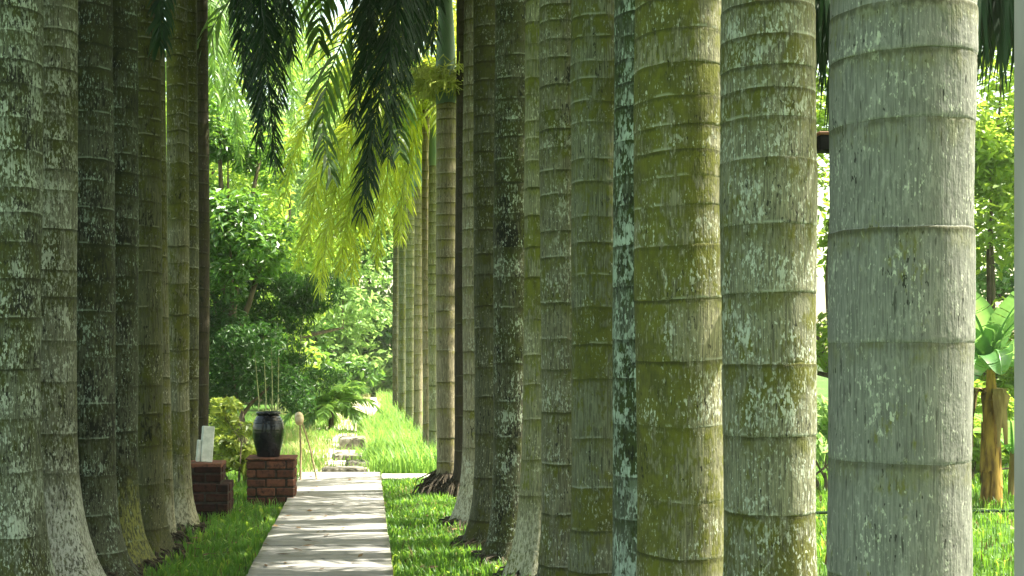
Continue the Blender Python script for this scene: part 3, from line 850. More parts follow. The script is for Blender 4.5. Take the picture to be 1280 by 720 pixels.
# coconut palm off to the right: its fronds show between the grey trunks
dC = empty('palm_tree', (5.1, 8.2, 0))
tag(dC, 'palm off to the right whose dark hanging fronds show beside the pale grey trunk', 'palm tree')
mb = MB(); trunk_mesh(mb, 3.6, 0.14, auto_rings(3.6, g), 142, flare=0.4, na=28); mb.build('trunk', m_br, dC)
top = (5.1, 8.2, 3.75)
k2 = dict(seg_len=1.35, n=260, wid=0.036, plum=0.5, grav=1.7, fwd=0.15)
for q_, (dy, dz) in enumerate([(0, 0), (0.35, 0.1), (-0.3, 0.12), (0.6, 0.25)]):
    hang(dC, [top, (4.7, 7.9 + dy, 4.10 + dz), (4.1, 7.6 + dy, 4.05 + dz), (3.5, 7.4 + dy, 3.85 + dz), (2.8, 7.3 + dy, 3.62 + dz), (2.2, 7.2 + dy, 3.3 + dz)], M['frond_dark'], 31 + q_, az=3.3, **k2)
for i in range(7):
    az = 4.2 + i * 0.75
    P = arc(az, 2.3, 50 - 5 * i, 110) + np.array(top)
    if math.cos(az) < 0.1: continue
    hang(dC, P, M['frond'], 40 + i, **{**k2, 'n': 50, 'seg_len': 0.7, 'grav': 1.0})


# ---------------------------------------------------------------- leafy trees and shrubs
def leaves(mb, centers, radii, n, size, seed, squash=0.8, up=0.6, aspect=0.45, shell=0.55, droop=0.0):
    """n folded leaves spread through ellipsoidal clumps"""
    rng = np.random.default_rng(seed)
    centers = np.asarray(centers, float); radii = np.asarray(radii, float)
    pr = radii ** 2; pr = pr / pr.sum()
    ci = rng.choice(len(centers), n, p=pr)
    u = rng.normal(size=(n, 3)); u /= np.linalg.norm(u, axis=1)[:, None]
    rad = shell + (1 - shell) * rng.random(n) ** 0.6
    rad *= np.where(rng.random(n) < 0.12, rng.uniform(1.0, 1.3, n), 1)
    off = u * (rad * radii[ci])[:, None]; off[:, 2] *= squash
    P = centers[ci] + off
    N = u * 0.6 + rng.normal(size=(n, 3)) * 0.55; N[:, 2] += up
    N /= np.linalg.norm(N, axis=1)[:, None]
    D = rng.normal(size=(n, 3)) + u * 0.7; D[:, 2] -= droop
    D -= (D * N).sum(1)[:, None] * N; D /= np.linalg.norm(D, axis=1)[:, None] + 1e-9
    W = np.cross(N, D)
    L = size * rng.uniform(0.6, 1.25, n)[:, None]
    V = np.empty((n, 4, 3))
    V[:, 0] = P - D * L * 0.5
    V[:, 1] = P - D * L * 0.05 + W * L * aspect * 0.5 + N * L * 0.08
    V[:, 2] = P + D * L * 0.5 - N * L * 0.10
    V[:, 3] = P - D * L * 0.05 - W * L * aspect * 0.5 + N * L * 0.08
    b = np.arange(n)[:, None] * 4
    T = np.concatenate([b + np.array([[0, 1, 2]]), b + np.array([[0, 2, 3]])])
    cl = rng.uniform(0, 1, len(centers))
    rnd = np.clip(0.45 * cl[ci] + 0.65 * rng.random(n) - 0.05, 0, 1)
    mb.addnp(V.reshape(-1, 3), T, rnd=np.repeat(rnd, 4))


def leafy(name, label, cat, loc, clumps, n, size, mat, seed, group=None, trunk_r=0.06, trunk_h=0.6, part='crown', stems=1, bark='wood_bark', **kw):
    root = empty(name, loc)
    tag(root, label, cat, group)
    rng = np.random.default_rng(seed)
    cs = np.array([c[:3] for c in clumps], float); rs = np.array([c[3] for c in clumps], float)
    # sub-clumps give an uneven outline
    C2, R2 = [], []
    for c_, r_ in zip(cs, rs):
        for j in range(9):
            d = rng.normal(size=3); d /= np.linalg.norm(d)
            C2.append(c_ + d * r_ * rng.uniform(0.35, 0.85) * np.array([1, 1, 0.85])); R2.append(r_ * rng.uniform(0.25, 0.5))
    mb = MB()
    leaves(mb, C2, R2, n, size, seed, **kw)
    mb.build(part, mat, root, smooth=False)
    mb = MB()
    for s in range(stems):
        a = rng.uniform(0, 6.28); o = np.array([math.cos(a), math.sin(a), 0]) * (0.10 * (stems > 1))
        fork = np.array([o[0] * 1.5, o[1] * 1.5, trunk_h])
        mb.tube([o + np.array([0, 0, -0.1]), o + np.array([0.02, 0, trunk_h * 0.5]), fork], [trunk_r * 1.3, trunk_r, trunk_r * 0.85], 9)
        for c_, r_ in list(zip(cs, rs))[s::stems]:
            mid = (fork + c_) / 2 + rng.normal(0, 0.1, 3)
            mb.tube([fork - np.array([0, 0, 0.05]), mid, c_, c_ + np.array([0, 0, r_ * 0.6])], [trunk_r * 0.7, trunk_r * 0.5, trunk_r * 0.3, trunk_r * 0.08], 6)
    mb.build('trunk', M[bark], root)
    return root


# broadleaf tree in the left gap, sun on its top
leafy('broadleaf_tree', 'tall broad leaved tree with glossy leaves behind the left row', 'tree', (at(285, 21.5), 21.5, 0),
      [(0.0, 0, 4.1, 1.15), (0.65, -0.2, 3.3, 0.75), (-0.9, 0.1, 3.3, 1.1), (0.1, -0.5, 2.9, 0.9), (-1.4, 0.3, 4.5, 1.0), (0.5, 0.5, 4.9, 0.8), (-0.2, 0.3, 5.6, 0.9)], 11000, 0.15, M['leaf_mid'], 5, trunk_r=0.10, trunk_h=1.6, up=1.0, droop=0.5)
leafy('evergreen_shrub', 'dark dense shrub under the broad leaved tree', 'shrub', (at(300, 20.5), 20.5, 0),
      [(-0.9, 0, 0.9, 0.8), (-0.1, 0.2, 1.5, 0.85), (0.6, 0.2, 1.1, 0.75), (-0.6, 0.3, 2.1, 0.7)], 9000, 0.12, M['leaf_dark'], 6, stems=3, trunk_h=0.4, aspect=0.3, droop=0.6)
# bamboo-like feathery shrub
bam = leafy('bamboo_clump', 'feathery dark green bamboo clump with thin pale stems behind the jar', 'bamboo', (at(345, 23), 23, 0),
            [(-0.6, 0, 1.9, 0.85), (0.2, 0.1, 2.4, 0.9), (0.6, 0, 1.2, 0.5), (-0.2, -0.1, 1.2, 0.8), (0.5, 0.2, 2.4, 0.5), (-0.5, 0.2, 2.9, 0.7)], 13000, 0.14, M['leaf_dark'], 8, trunk_r=0.02, trunk_h=0.5, part='foliage', stems=3, bark='culm', aspect=0.14, droop=1.6, up=0.2)
rng = np.random.default_rng(4)
for i, (px, tp) in enumerate([(322, 432), (331, 420), (339, 425), (346, 436)]):
    mb = MB(); x0 = at(px, 20.2) - bam.location.x
    top_ = zt(tp, 20.2)
    mb.tube([(x0, -2.8, -0.03), (x0 + 0.02, -2.8, 0.8), (x0 + 0.03 * (i - 2), -2.75, top_)], [0.010, 0.009, 0.004], 6)
    mb.build('stem', M['culm'], bam)
# lime fern palm
fern = empty('fan_palm', (at(414, 25), 25, 0))
tag(fern, 'bright lime young palm shrub at the end of the dark bamboo', 'shrub')
mb = MB(); mb.tube([(0, 0, -0.05), (0, 0, 0.2), (0.01, 0, 0.46)], [0.06, 0.05, 0.04], 8); mb.build('trunk', M['wood_bark'], fern)
for i in range(22):
    az = i * 2.4; mb = MB()
    frond_mesh(mb, arc(az, 0.95 + 0.2 * math.sin(i * 3), 86 - i * 3.2, 100) + np.array([0, 0, 0.40]), 0.36, 44, 0.040, 60 + i, az, plum=0.5, grav=0.3, rr=0.010)
    mb.build('frond', M['frond_pale'], fern)
# variegated shrub between brick block and jar
leafy('croton_shrub', 'yellow green variegated shrub behind the brick pedestal', 'shrub', (at(292, 14.6), 14.6, 0),
      [(-0.12, 0, 0.35, 0.26), (0.12, 0.05, 0.5, 0.26), (-0.1, 0.05, 0.78, 0.24), (0.18, 0, 0.25, 0.22)], 750, 0.13, M['leaf_croton'], 12, stems=3, trunk_r=0.014, trunk_h=0.2, aspect=0.4)
leafy('croton_shrub', 'smaller yellow green shrub hugging the very dark palm', 'shrub', (at(272, 15.8), 15.8, 0),
      [(0, 0, 0.5, 0.24), (0.08, 0, 0.85, 0.22), (-0.1, 0, 0.25, 0.2)], 480, 0.14, M['leaf_croton'], 13, stems=2, trunk_r=0.012, trunk_h=0.2, aspect=0.4)
# far pale trees closing the avenue, and the garden on both sides
TG = 'trees closing the garden behind'
big = [(0, 0, 5.0, 2.2), (1.8, 0, 3.8, 1.7), (-1.9, 0.3, 3.9, 1.8), (0.4, 0.4, 7.2, 1.8), (-1.2, 0, 6.0, 1.6), (0.2, -0.6, 2.2, 1.5), (-1.8, 0, 1.6, 1.3), (1.9, 0, 1.6, 1.3)]
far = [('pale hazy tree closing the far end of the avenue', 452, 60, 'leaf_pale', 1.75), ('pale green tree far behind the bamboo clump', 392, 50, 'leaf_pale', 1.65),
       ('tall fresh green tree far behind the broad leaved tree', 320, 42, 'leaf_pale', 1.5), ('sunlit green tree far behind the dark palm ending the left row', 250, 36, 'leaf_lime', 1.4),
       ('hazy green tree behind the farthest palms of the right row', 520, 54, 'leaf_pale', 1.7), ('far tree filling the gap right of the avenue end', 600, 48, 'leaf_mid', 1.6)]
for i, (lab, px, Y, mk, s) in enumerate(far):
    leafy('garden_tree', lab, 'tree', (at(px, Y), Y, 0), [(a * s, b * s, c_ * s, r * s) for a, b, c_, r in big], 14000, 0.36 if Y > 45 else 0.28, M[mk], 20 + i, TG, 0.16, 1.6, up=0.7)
side = [('bright green tree seen in the gap right of the pale grey palm', 1238, 19, 'leaf_lime', 0.75), ('sunlit green tree behind the slit between the two grey palms', 1040, 21, 'leaf_lime', 0.85),
        ('green tree at the right edge behind the banana plant', 1330, 24, 'leaf_mid', 0.8)]
for i, (lab, px, Y, mk, s) in enumerate(side):
    leafy('garden_tree', lab, 'tree', (at(px, Y), Y, 0), [(a * s, b * s, c_ * s, r * s) for a, b, c_, r in big], 12000, 0.19, M[mk], 40 + i, TG, 0.06, 1.2, up=0.9)
leafy('garden_shrub', 'low sunlit shrub on the lawn behind the banana plant', 'shrub', (at(1225, 15.2), 15.2, 0), [(0, 0, 0.45, 0.5), (-0.8, 0, 0.4, 0.5), (0.7, 0.1, 0.5, 0.5), (0.2, 0.3, 0.9, 0.4)], 3200, 0.15, M['leaf_lime'], 51, stems=3, trunk_r=0.02, trunk_h=0.2)
leafy('garden_shrub', 'sunlit shrub low in the slit between the two grey palms', 'shrub', (at(1030, 14), 14, 0), [(0, 0, 0.6, 0.6), (-0.6, 0, 0.5, 0.5), (0.6, 0.1, 1.0, 0.5)], 1500, 0.15, M['leaf_pale'], 52, stems=3, trunk_r=0.02, trunk_h=0.2)

for i, (lab, px, Y, s) in enumerate([('pale hedge shrub across the far end of the sandy path', 470, 50, 1.5), ('pale far shrub between the bamboo and the end of the path', 425, 46, 1.5), ('far green shrub behind the last palms of the right row', 530, 46, 1.6),
                                     ('far green shrub behind the feathery bamboo', 370, 44, 1.6), ('far green shrub behind the dark palm of the left row', 290, 40, 1.8)]):
    leafy('garden_shrub', lab, 'shrub', (at(px, Y), Y, 0), [(0, 0, s * 0.6, s * 0.8), (-s, 0.2, s * 0.5, s * 0.7), (s, 0.1, s * 0.5, s * 0.7), (0.2, 0.3, s * 1.5, s * 0.7)], 2600, 0.34, M['leaf_pale' if i < 3 else 'leaf_mid'], 60 + i, 'shrubs closing the garden behind', stems=3, trunk_r=0.03, trunk_h=0.3)
# banana plant
bY = 12.9
ban = empty('banana_plant', (at(1238, bY), bY, 0))
tag(ban, 'banana plant with broad sunlit leaves and brown stem on the lawn', 'banana plant')
rngb = np.random.default_rng(3)
mb = MB()
mb.tube([(0, 0, -0.05), (0.01, 0, 0.25), (0.015, 0, 0.5), (0.0, 0, 0.9), (0.0, 0, 1.05)], [0.105, 0.090, 0.082, 0.074, 0.062], 20)
for i in range(11):                           # old sheaths wrapped round the stem
    a = i * 2.4; z0 = rngb.uniform(0.0, 0.45); z1 = z0 + rngb.uniform(0.3, 0.6)
    V = []
    for t in np.linspace(0, 1, 8):
        z = z0 + (z1 - z0) * t; r_ = 0.108 - 0.04 * z + 0.012 * (i % 3) * 0.5 + 0.02 * max(0, t - 0.8)
        for da in np.linspace(-0.6, 0.6, 5) * (1 - 0.55 * t):
            V.append((r_ * math.cos(a + da), r_ * math.sin(a + da), z + 0.02 * math.sin(da * 9 + i)))
    mb.add(V, [(q_ * 5 + c_, q_ * 5 + c_ + 1, q_ * 5 + c_ + 6, q_ * 5 + c_ + 5) for q_ in range(7) for c_ in range(4)])
mb.build('stem', M['banana_stem'], ban)
mb = MB()
for i in range(12):                           # dead leaves hanging from the neck
    a = rngb.uniform(0, 6.28); L = rngb.uniform(0.25, 0.6); ro = rngb.uniform(0.10, 0.24)
    P = [(0.05 * math.cos(a), 0.05 * math.sin(a), 1.12), (ro * 0.8 * math.cos(a), ro * 0.8 * math.sin(a), 1.18), (ro * math.cos(a), ro * math.sin(a), 1.08), (ro * 1.05 * math.cos(a), ro * 1.05 * math.sin(a), 1.1 - L)]
    P = np.array(P); sd = np.array([-math.sin(a), math.cos(a), 0])
    V = []
    for t in np.linspace(0, 1, 9):
        f = t * 3; i0 = min(2, int(f)); p = P[i0] + (P[i0 + 1] - P[i0]) * (f - i0)
        wd = 0.012 + 0.05 * math.sin(math.pi * min(1, t * 1.05)) * rngb.uniform(0.6, 1.2)
        for c_ in (-1, 0, 1): V.append(p + sd * wd * c_ + np.array([math.cos(a), math.sin(a), 0]) * rngb.uniform(-0.02, 0.02))
    mb.add(V, [(q_ * 3 + c_, q_ * 3 + c_ + 1, q_ * 3 + c_ + 4, q_ * 3 + c_ + 3) for q_ in range(8) for c_ in range(2)])
mb.build('dry_leaves', M['banana_dry'], ban)
mb = MB(); mb.tube([(0, 0, 1.0), (0.01, 0, 1.15), (0.0, 0, 1.40)], [0.060, 0.052, 0.034], 14); mb.build('neck', M['banana_stem'], ban)


def banana_leaf(parent, p0, az, L, W, up, drop, seed, roll=0.0):
    rng = np.random.default_rng(seed)
    P = arc(az, L, up, drop, 16) + np.array(p0)
    k = len(P)
    T = np.gradient(P, axis=0); T /= np.linalg.norm(T, axis=1)[:, None]
    Sd = np.array([-math.sin(az), math.cos(az), 0.0])
    mb = MB()
    m_ = 44                                   # narrow strips across the blade; tears separate some of them
    for side in (-1, 1):
        dz = 0.0; grp = 0
        for a_ in range(m_):
            if rng.random() < 0.16: dz = rng.uniform(-0.14, 0.10); gapn = 0.35
            else: gapn = 0.0
            row = []
            for e_ in (0 + gapn, 1.0):
                t = min(0.999, 0.10 + 0.90 * (a_ + e_) / m_)
                f = t * (k - 1); i0 = int(f); fr = f - i0; i1 = min(i0 + 1, k - 1)
                p = P[i0] * (1 - fr) + P[i1] * fr; tg = T[i0] * (1 - fr) + T[i1] * fr
                N = np.cross(tg, Sd); S2 = Sd * math.cos(roll) + N * math.sin(roll); N2 = np.cross(tg, S2)
                u = (t - 0.10) / 0.90
                wd = W * 0.5 * (max(0.0, math.sin(math.pi * u ** 0.8)) ** 0.55 + 0.02)
                for c_ in (0, 0.35, 0.7, 1.0):
                    row.append(p + side * S2 * wd * c_ * math.cos(0.35 * c_) + tg * 0.10 * wd * c_ - N2 * wd * (0.16 * math.sin(c_ * 2.2) - 0.30 * c_ ** 2 + dz * c_) + np.array([0, 0, -0.10 * wd * c_ ** 2]))
            mb.add(row, [(0, 1, 5, 4), (1, 2, 6, 5), (2, 3, 7, 6)], 0, rnd=np.tile([0.95, 0.45, 0.5, 0.35], 2) * rng.uniform(0.75, 1.0))
    mb.tube(P, np.linspace(0.016, 0.004, k), 6, rnd=1.0)
    return mb.build('leaf', M['banana'], parent)


for i, (az, L, W, up, dr, roll) in enumerate([(3.5, 1.25, 0.40, 84, 62, 0.8), (5.7, 1.2, 0.40, 84, 48, -0.7), (3.2, 1.1, 0.38, 66, 95, 0.7), (0.1, 1.15, 0.38, 64, 105, -0.5),
                                               (4.4, 1.0, 0.36, 55, 130, 0.4), (5.2, 1.0, 0.36, 50, 135, -0.3), (1.6, 1.1, 0.38, 68, 95, 0.3), (2.6, 1.0, 0.34, 58, 120, 0.6), (4.9, 1.1, 0.36, 74, 80, 0.9), (3.9, 0.9, 0.34, 40, 120, -0.5), (6.0, 0.9, 0.34, 42, 125, 0.6)]):
    banana_leaf(ban, (0, 0, 1.34), az, L * 0.86, W * 0.92, up, dr, i, roll)
# young plant at the right edge of the lawn
yp = empty('banana_plant', (at(1266, 13.6), 13.6, 0))
tag(yp, 'young banana sucker at the right end of the lawn', 'banana plant')
mb = MB(); mb.tube([(0, 0, -0.05), (0, 0, 0.2), (0, 0, 0.5)], [0.05, 0.045, 0.025], 12); mb.build('stem', M['banana_dry'], yp)
for i in range(5): banana_leaf(yp, (0, 0, 0.42), i * 1.3 + 2.9, 0.7, 0.2, 75 - 6 * i, 70, 30 + i, 0.4)
mb = MB()
xs = np.linspace(2.9, 8.6, 40)
mb.tube([(x, 11.8 + 0.10 * math.sin(x * 1.3) + 0.05 * math.sin(x * 3.1), 0.055) for x in xs], 0.014, 8)  # dark green line across the lawn, built as a thin tube
tag(mb.build('lawn_strip', M['strip']), 'thin dark green hose lying across the right lawn', 'strip')

# ---------------------------------------------------------------- objects beside the path
def brickwork(mb, x0, x1, y0, y1, z0, z1, courses, rng, bl=0.20, gap=0.016, depth=0.05):
    hc = (z1 - z0) / courses
    def add(lo, hi):
        n0 = mb.n
        mb.box(lo, hi, 0.008, rng, 0.004, 0)
        mb.att.setdefault('rnd', []).append((n0, np.full(mb.n - n0, rng.uniform(0, 1))))
    for c_ in range(courses):
        za, zb = z0 + c_ * hc + gap * 0.5, z0 + (c_ + 1) * hc - gap * 0.5
        for (yy0, yy1) in ((y0, y0 + depth * 2), (y1 - depth * 2, y1)):
            x = x0
            first = bl * (0.5 if c_ % 2 else 1.0)
            while x < x1 - 0.02:
                e = min(x + first, x1)
                if x1 - e < 0.045: e = x1
                add((x + gap * 0.5, yy0, za), (e - gap * 0.5, yy1, zb)); x = e; first = bl
        for (xx0, xx1) in ((x0, x0 + depth * 2), (x1 - depth * 2, x1)):
            y = y0 + depth * 2
            while y < y1 - depth * 2 - 0.02:
                e = min(y + bl, y1 - depth * 2)
                if y1 - depth * 2 - e < 0.05: e = y1 - depth * 2
                add((xx0 + 0.0005, y + gap * 0.5, za), (xx1 - 0.0005, e - gap * 0.5, zb)); y = e
    n0 = mb.n
    mb.box((x0 + 0.014, y0 + 0.014, z0 - 0.06), (x1 - 0.014, y1 - 0.014, z1 - 0.010), 0.004, mat=1)
    mb.att.setdefault('rnd', []).append((n0, np.full(mb.n - n0, 0.5)))


rng = np.random.default_rng(31)
PY = 12.75
ped = empty('brick_pedestal', (at(338, PY), PY + 0.24, 0))
tag(ped, 'square red brick pedestal carrying the black jar beside the path', 'pedestal')
mb = MB(); brickwork(mb, -0.245, 0.245, -0.24, 0.24, 0, 0.452, 5, rng); mb.build('base', [M['brick'], M['mortar']], ped, smooth=False)
mb = MB(); mb.box((-0.250, -0.246, 0.4535), (0.250, 0.246, 0.4715), 0.005); mb.att.setdefault('rnd', []).append((0, np.full(24, 0.8)))
mb.build('cap', [M['brick'], M['mortar']], ped, smooth=False)
jar = empty('jar', (at(335.5, PY + 0.24), PY + 0.24, 0.472))
tag(jar, 'glossy black glazed jar standing on the red brick pedestal', 'jar')
prof = [(0.0, 0.0), (0.110, 0.0), (0.116, 0.008), (0.122, 0.045), (0.137, 0.10), (0.150, 0.15), (0.159, 0.20), (0.163, 0.245), (0.162, 0.29), (0.154, 0.335), (0.142, 0.372), (0.128, 0.398), (0.116, 0.415)]
pr = []
for (a0, b0_), (a1, b1_) in zip(prof[:-1], prof[1:]):
    for t in np.linspace(0, 1, 5)[:-1]:
        r = a0 + (a1 - a0) * t; z = b0_ + (b1_ - b0_) * t
        pr.append((r + (0.0012 * math.sin(z * 210) if r > 0.1 else 0), z))
pr.append(prof[-1])
mb = MB(); mb.lathe(pr, 48); mb.build('body', M['jar'], jar)
mb = MB(); mb.lathe([(0.109, 0.408), (0.112, 0.424), (0.122, 0.430), (0.127, 0.440), (0.125, 0.452), (0.116, 0.458), (0.104, 0.454), (0.098, 0.440), (0.100, 0.38), (0.12, 0.33)], 48); mb.build('rim', M['jar'], jar)
mb = MB()
for zz, rr in ((0.345, 0.1525), (0.368, 0.1445)):
    mb.lathe([(rr - 0.004, zz - 0.006), (rr + 0.004, zz - 0.003), (rr + 0.004, zz + 0.003), (rr - 0.006, zz + 0.006)], 48)
mb.build('shoulder_band', M['jar'], jar)

blk = empty('brick_block', (at(259, 11.5), 11.75, 0))
tag(blk, 'stepped dark red brick block at the foot of the left palms', 'brick block')
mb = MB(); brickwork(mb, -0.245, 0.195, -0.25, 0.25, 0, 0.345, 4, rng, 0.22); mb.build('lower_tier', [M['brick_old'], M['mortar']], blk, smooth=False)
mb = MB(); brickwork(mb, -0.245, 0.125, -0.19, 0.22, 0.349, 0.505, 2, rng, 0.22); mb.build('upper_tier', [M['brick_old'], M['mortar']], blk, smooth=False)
mb = MB(); mb.box((-0.235, -0.185, 0.480), (0.12, 0.212, 0.520), 0.006); mb.att.setdefault('rnd', []).append((0, np.full(24, 0.9))); mb.build('tile', [M['brick']], blk, smooth=False)
pl = empty('stone_plaque', (at(257, 11.7), 11.72, 0.5205))
tag(pl, 'small grey white slab standing upright on the dark brick block', 'plaque')
pl.rotation_euler = (R(-4), R(5), R(18))
mb = MB(); mb.box((-0.055, -0.03, 0.0), (0.055, 0.03, 0.33), 0.006); mb.build('slab', M['plaque'], pl, smooth=False)
mb = MB(); mb.box((-0.092, -0.022, 0.0), (-0.058, 0.022, 0.20), 0.005); mb.build('side_piece', M['plaque'], pl, smooth=False)

st = empty('garden_stake', (at(375.5, 14.6), 14.6, 0))
tag(st, 'thin stake with a cream brown rounded head and slanting stick', 'stake')
mb = MB(); mb.tube([(0.0, 0, -0.05), (0.004, 0, 0.4), (-0.006, 0, 0.80)], [0.012, 0.011, 0.010], 8); mb.build('pole', M['stick'], st)
mb = MB(); mb.lathe([(0.0, 0.70), (0.028, 0.705), (0.046, 0.735), (0.052, 0.775), (0.050, 0.81), (0.038, 0.838), (0.018, 0.852), (0.0, 0.855)], 20); o = mb.build('head', M['cream'], st); o.rotation_euler = (0, R(-4), 0); o.location = (0.04, 0, 0)
mb = MB(); mb.tube([(0.02, 0.01, 0.73), (0.11, 0.02, 0.44), (0.205, 0.05, -0.03)], [0.008, 0.009, 0.008], 8); mb.build('slanting_stick', M['stick'], st)


def stone(label, x0, x1, y0, y1, h, seed):
    rng = np.random.default_rng(seed)
    nx, ny = 14, 8
    mb = MB()
    V, q = [], []
    lay = [(-0.03, 0.0), (h * 0.45, 0.012), (h * 0.9, 0.004), (h, -0.018)]
    ring = [(i / 13, 0) for i in range(14)] + [(1, j / 6) for j in range(1, 6)] + [(1 - i / 13, 1) for i in range(14)] + [(0, 1 - j / 6) for j in range(1, 6)]
    n = len(ring)
    jit = rng.normal(0, 0.016, (n, 2))
    for z, e in lay:
        for (u, v), jt in zip(ring, jit):
            V.append((x0 + (x1 - x0) * u + (u - 0.5) * 2 * e + jt[0] + rng.normal(0, 0.003), y0 + (y1 - y0) * v + (v - 0.5) * 2 * e + jt[1], z + (rng.normal(0, 0.006) if z > 0 else 0)))
    for l in range(len(lay) - 1):
        for j in range(n):
            q.append((l * n + j, l * n + (j + 1) % n, (l + 1) * n + (j + 1) % n, (l + 1) * n + j))
    V.append(((x0 + x1) / 2, (y0 + y1) / 2, h + 0.006)); c_ = len(V) - 1
    for j in range(n): q.append(((len(lay) - 1) * n + j, (len(lay) - 1) * n + (j + 1) % n, c_))
    mb.add(V, q)
    tag(mb.build('stone_slab', M['stone'], smooth=False), label, 'stone slab', 'rough stones at the end of the boardwalk')


stone('low rough stone slab right at the end of the boardwalk', at(405, 16.1), at(455, 16.1), 16.0, 16.45, 0.075, 1)
stone('small stone slab just behind the first one', at(434, 17.1), at(460, 17.1), 17.0, 17.4, 0.08, 2)
stone('long thin stone slab in the middle of the sandy path', at(418, 18.2), at(457, 18.2), 18.1, 18.6, 0.08, 3)
stone('dark square stone block farthest along the sandy path', at(426, 20.2), at(456, 20.2), 20.1, 20.7, 0.20, 4)

# dark box in the slit between the grey trunks
bxo = empty('metal_box', (at(1029, 6.2), 6.2, zt(190, 6.2)))
tag(bxo, 'small black box fixed behind the slit between the two grey palms', 'box')
mb = MB(); mb.box((-0.035, -0.05, 0.0), (0.06, 0.05, 0.075), 0.006); mb.build('body', M['black'], bxo, smooth=False)
mb = MB(); mb.box((-0.038, -0.053, 0.0755), (0.063, 0.053, 0.092), 0.004); mb.build('lid', M['rust'], bxo, smooth=False)
mb = MB(); mb.box((-0.16, 0.02, 0.025), (-0.034, 0.045, 0.05), 0.003); mb.build('bracket', M['rust'], bxo, smooth=False)


# ---------------------------------------------------------------- grass, litter
def blades(name, regions, mat, seed, hmin, hmax, wid, skip=None, lean=0.5):
    rng = np.random.default_rng(seed)
    P = []
    for (x0, x1, y0, y1, dens) in regions:
        n = int((x1 - x0) * (y1 - y0) * dens)
        p = np.stack([rng.uniform(x0, x1, n), rng.uniform(y0, y1, n)], -1)
        P.append(p)
    P = np.concatenate(P)
    # tufts: thin out by a slow wave
    f = 0.5 + 0.5 * np.sin(P[:, 0] * 5.1 + 2 * np.sin(P[:, 1] * 2.3)) * np.cos(P[:, 1] * 4.3 + 1.5 * np.sin(P[:, 0] * 3))
    keep = rng.random(len(P)) < 0.45 + 0.55 * f
    if skip is not None: keep &= ~skip(P)
    P = P[keep]; f = f[keep]
    n = len(P)
    a = rng.uniform(0, 6.283, n)
    h = rng.uniform(hmin, hmax, n) * (0.7 + 0.5 * f)
    ln = rng.uniform(0.1, lean, n) * h
    d = np.stack([np.cos(a), np.sin(a)], -1)
    s = np.stack([-np.sin(a), np.cos(a)], -1) * (wid * rng.uniform(0.6, 1.3, n))[:, None] * 0.5
    V = np.zeros((n, 5, 3))
    V[:, 0, :2] = P - s; V[:, 1, :2] = P + s
    V[:, 2, :2] = P + d * ln[:, None] * 0.35 - s * 0.8; V[:, 3, :2] = P + d * ln[:, None] * 0.35 + s * 0.8
    V[:, 4, :2] = P + d * ln[:, None] * 1.2
    V[:, :2, 2] = -0.03
    V[:, 2:4, 2] = (h * 0.55)[:, None]
    V[:, 4, 2] = h * rng.uniform(0.75, 1.0, n)
    b = np.arange(n)[:, None] * 5
    mb = MB()
    mb.v = [V.reshape(-1, 3)]
    mb.f = [tuple(x) for x in (b + np.array([[0, 1, 3, 2]])).tolist()] + [tuple(x) for x in (b + np.array([[2, 3, 4]])).tolist()]
    mb.fm = [0] * len(mb.f)
    mb.n = n * 5
    mb.att = {'rnd': [(0, np.repeat(np.clip(0.5 * f + 0.55 * rng.random(n), 0, 1), 5))]}
    tag(mb.build(name, mat, smooth=False), kind='stuff')


FEET = np.array([(o.location.x, o.location.y) for o in bpy.data.objects if o.get('category') == 'palm tree'])


def off_path(P):
    rg = np.random.default_rng(len(P))
    dmin = np.min(np.linalg.norm(P[:, None, :] - FEET[None], axis=2), axis=1)
    bare = dmin < rg.uniform(0.16, 0.42, len(P))
    bare |= (np.sin(P[:, 0] * 2.7 + 1.3 * np.sin(P[:, 1] * 1.1)) * np.sin(P[:, 1] * 1.9 + P[:, 0]) > 0.62) & (rg.random(len(P)) < 0.75)
    return bare | on_path(P)


def on_path(P):
    bw = (P[:, 0] > -0.778) & (P[:, 0] < 0.198) & (P[:, 1] < 15.66)
    sand = (P[:, 0] > -1.1) & (P[:, 0] < 0.1) & (P[:, 1] >= 15.6)
    slab = (P[:, 0] > 0.18) & (P[:, 0] < 1.14) & (P[:, 1] > 15.1) & (P[:, 1] < 15.66)
    return bw | sand | slab


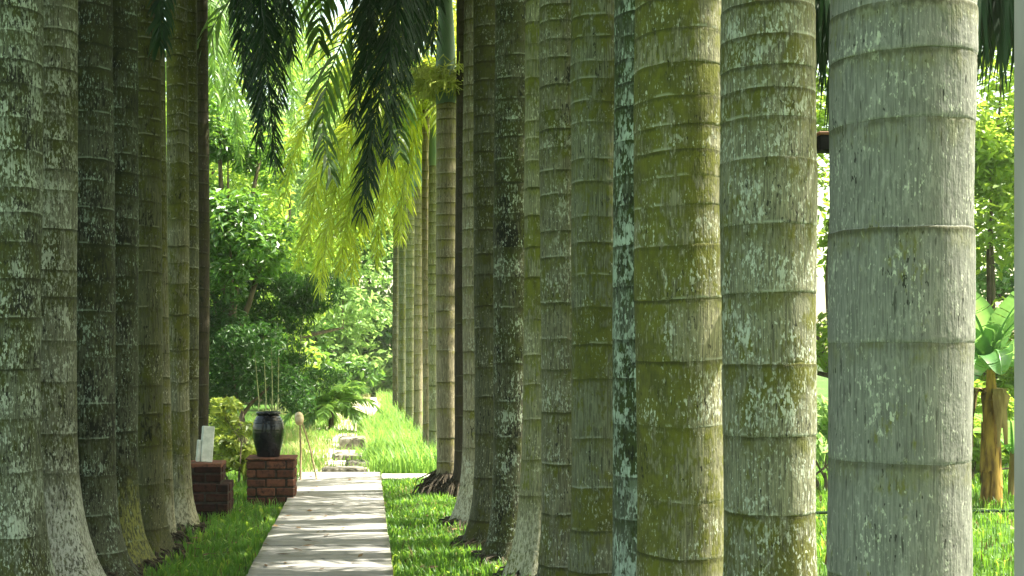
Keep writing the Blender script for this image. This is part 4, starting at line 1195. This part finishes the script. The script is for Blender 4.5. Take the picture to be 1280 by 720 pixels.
blades('grass', [(-2.6, -0.78, 7.5, 16.5, 2200), (0.2, 1.3, 7.5, 15.1, 2600), (3.0, 9.0, 8.0, 16.5, 620), (-6, -2.6, 6, 18, 120), (1.3, 3.0, 8, 22, 250), (3, 10, 16.5, 28, 160)], M['grass'], 1, 0.05, 0.12, 0.011, off_path)
blades('weeds', [(-2.4, -0.78, 7.5, 16.5, 130), (0.2, 1.2, 7.5, 15.1, 130), (3.0, 9.0, 8.0, 16.5, 30)], M['leaf_lime'], 9, 0.04, 0.10, 0.040, off_path, 1.0)
blades('fresh_grass', [(-3.2, -0.55, 15.7, 30, 420), (-0.15, 0.12, 16.6, 30, 700), (-0.55, -0.15, 16.8, 30, 130)], M['grass_tall'], 12, 0.06, 0.20, 0.013, None, 0.7)
blades('dead_grass', [(-2.4, -0.78, 7.5, 16.0, 170), (0.2, 1.3, 7.5, 15.1, 170), (3.0, 9.0, 8.0, 14.0, 60)], M['litter'], 13, 0.03, 0.10, 0.010, on_path, 1.2)
blades('tall_grass', [(0.05, 1.35, 15.8, 27, 1000), (0.4, 2.2, 27, 50, 160)], M['grass_tall'], 2, 0.16, 0.46, 0.014, None, 0.6)
blades('dry_grass', [(-3.2, -0.9, 15.6, 24, 200), (-2.5, 0.2, 24, 48, 60), (-1.1, -0.5, 15.8, 21, 160)], M['grass_dry'], 3, 0.06, 0.30, 0.012, None, 0.7)


def litter():
    rng = np.random.default_rng(8)
    mb = MB()
    for i in range(520):
        if rng.random() < 0.5: x, y = rng.uniform(-2.4, -1.0), rng.uniform(7.8, 13)
        else: x, y = rng.uniform(0.35, 1.5), rng.uniform(7.8, 14)
        if rng.random() < 0.16: x, y = rng.uniform(-0.75, 0.18), rng.uniform(8, 15.5)
        z = 0.09 if -0.8 < x < 0.2 else rng.uniform(0.01, 0.07)
        a = rng.uniform(0, 6.28); L = rng.uniform(0.03, 0.12); wd = rng.uniform(0.006, 0.02)
        d = np.array([math.cos(a), math.sin(a), rng.uniform(-0.15, 0.15)]); s = np.array([-d[1], d[0], rng.uniform(-0.4, 0.4)])
        p = np.array([x, y, z])
        mb.add([p - d * L * 0.5, p + s * wd, p + d * L * 0.5, p - s * wd], [(0, 1, 2, 3)], 0, rnd=rng.uniform(0, 1))
    tag(mb.build('fallen_leaves', M['litter'], smooth=False), kind='stuff')


litter()


# pale humid air that brightens the far end of the avenue
mb = MB()
mb.box((-90, -25, -1.0), (90, 110, 32), 0.01)
hz = mb.build('haze', bpy.data.materials.new('haze air'), smooth=False)
hm = hz.data.materials[0]
hm.use_nodes = True
hm.node_tree.nodes.remove(hm.node_tree.nodes['Principled BSDF'])
pv = hm.node_tree.nodes.new('ShaderNodeVolumePrincipled')
pv.inputs['Color'].default_value = (0.95, 0.97, 0.90, 1)
pv.inputs['Density'].default_value = 0.0005
hm.node_tree.links.new(pv.outputs[0], hm.node_tree.nodes['Material Output'].inputs['Volume'])
tag(hz, kind='stuff')
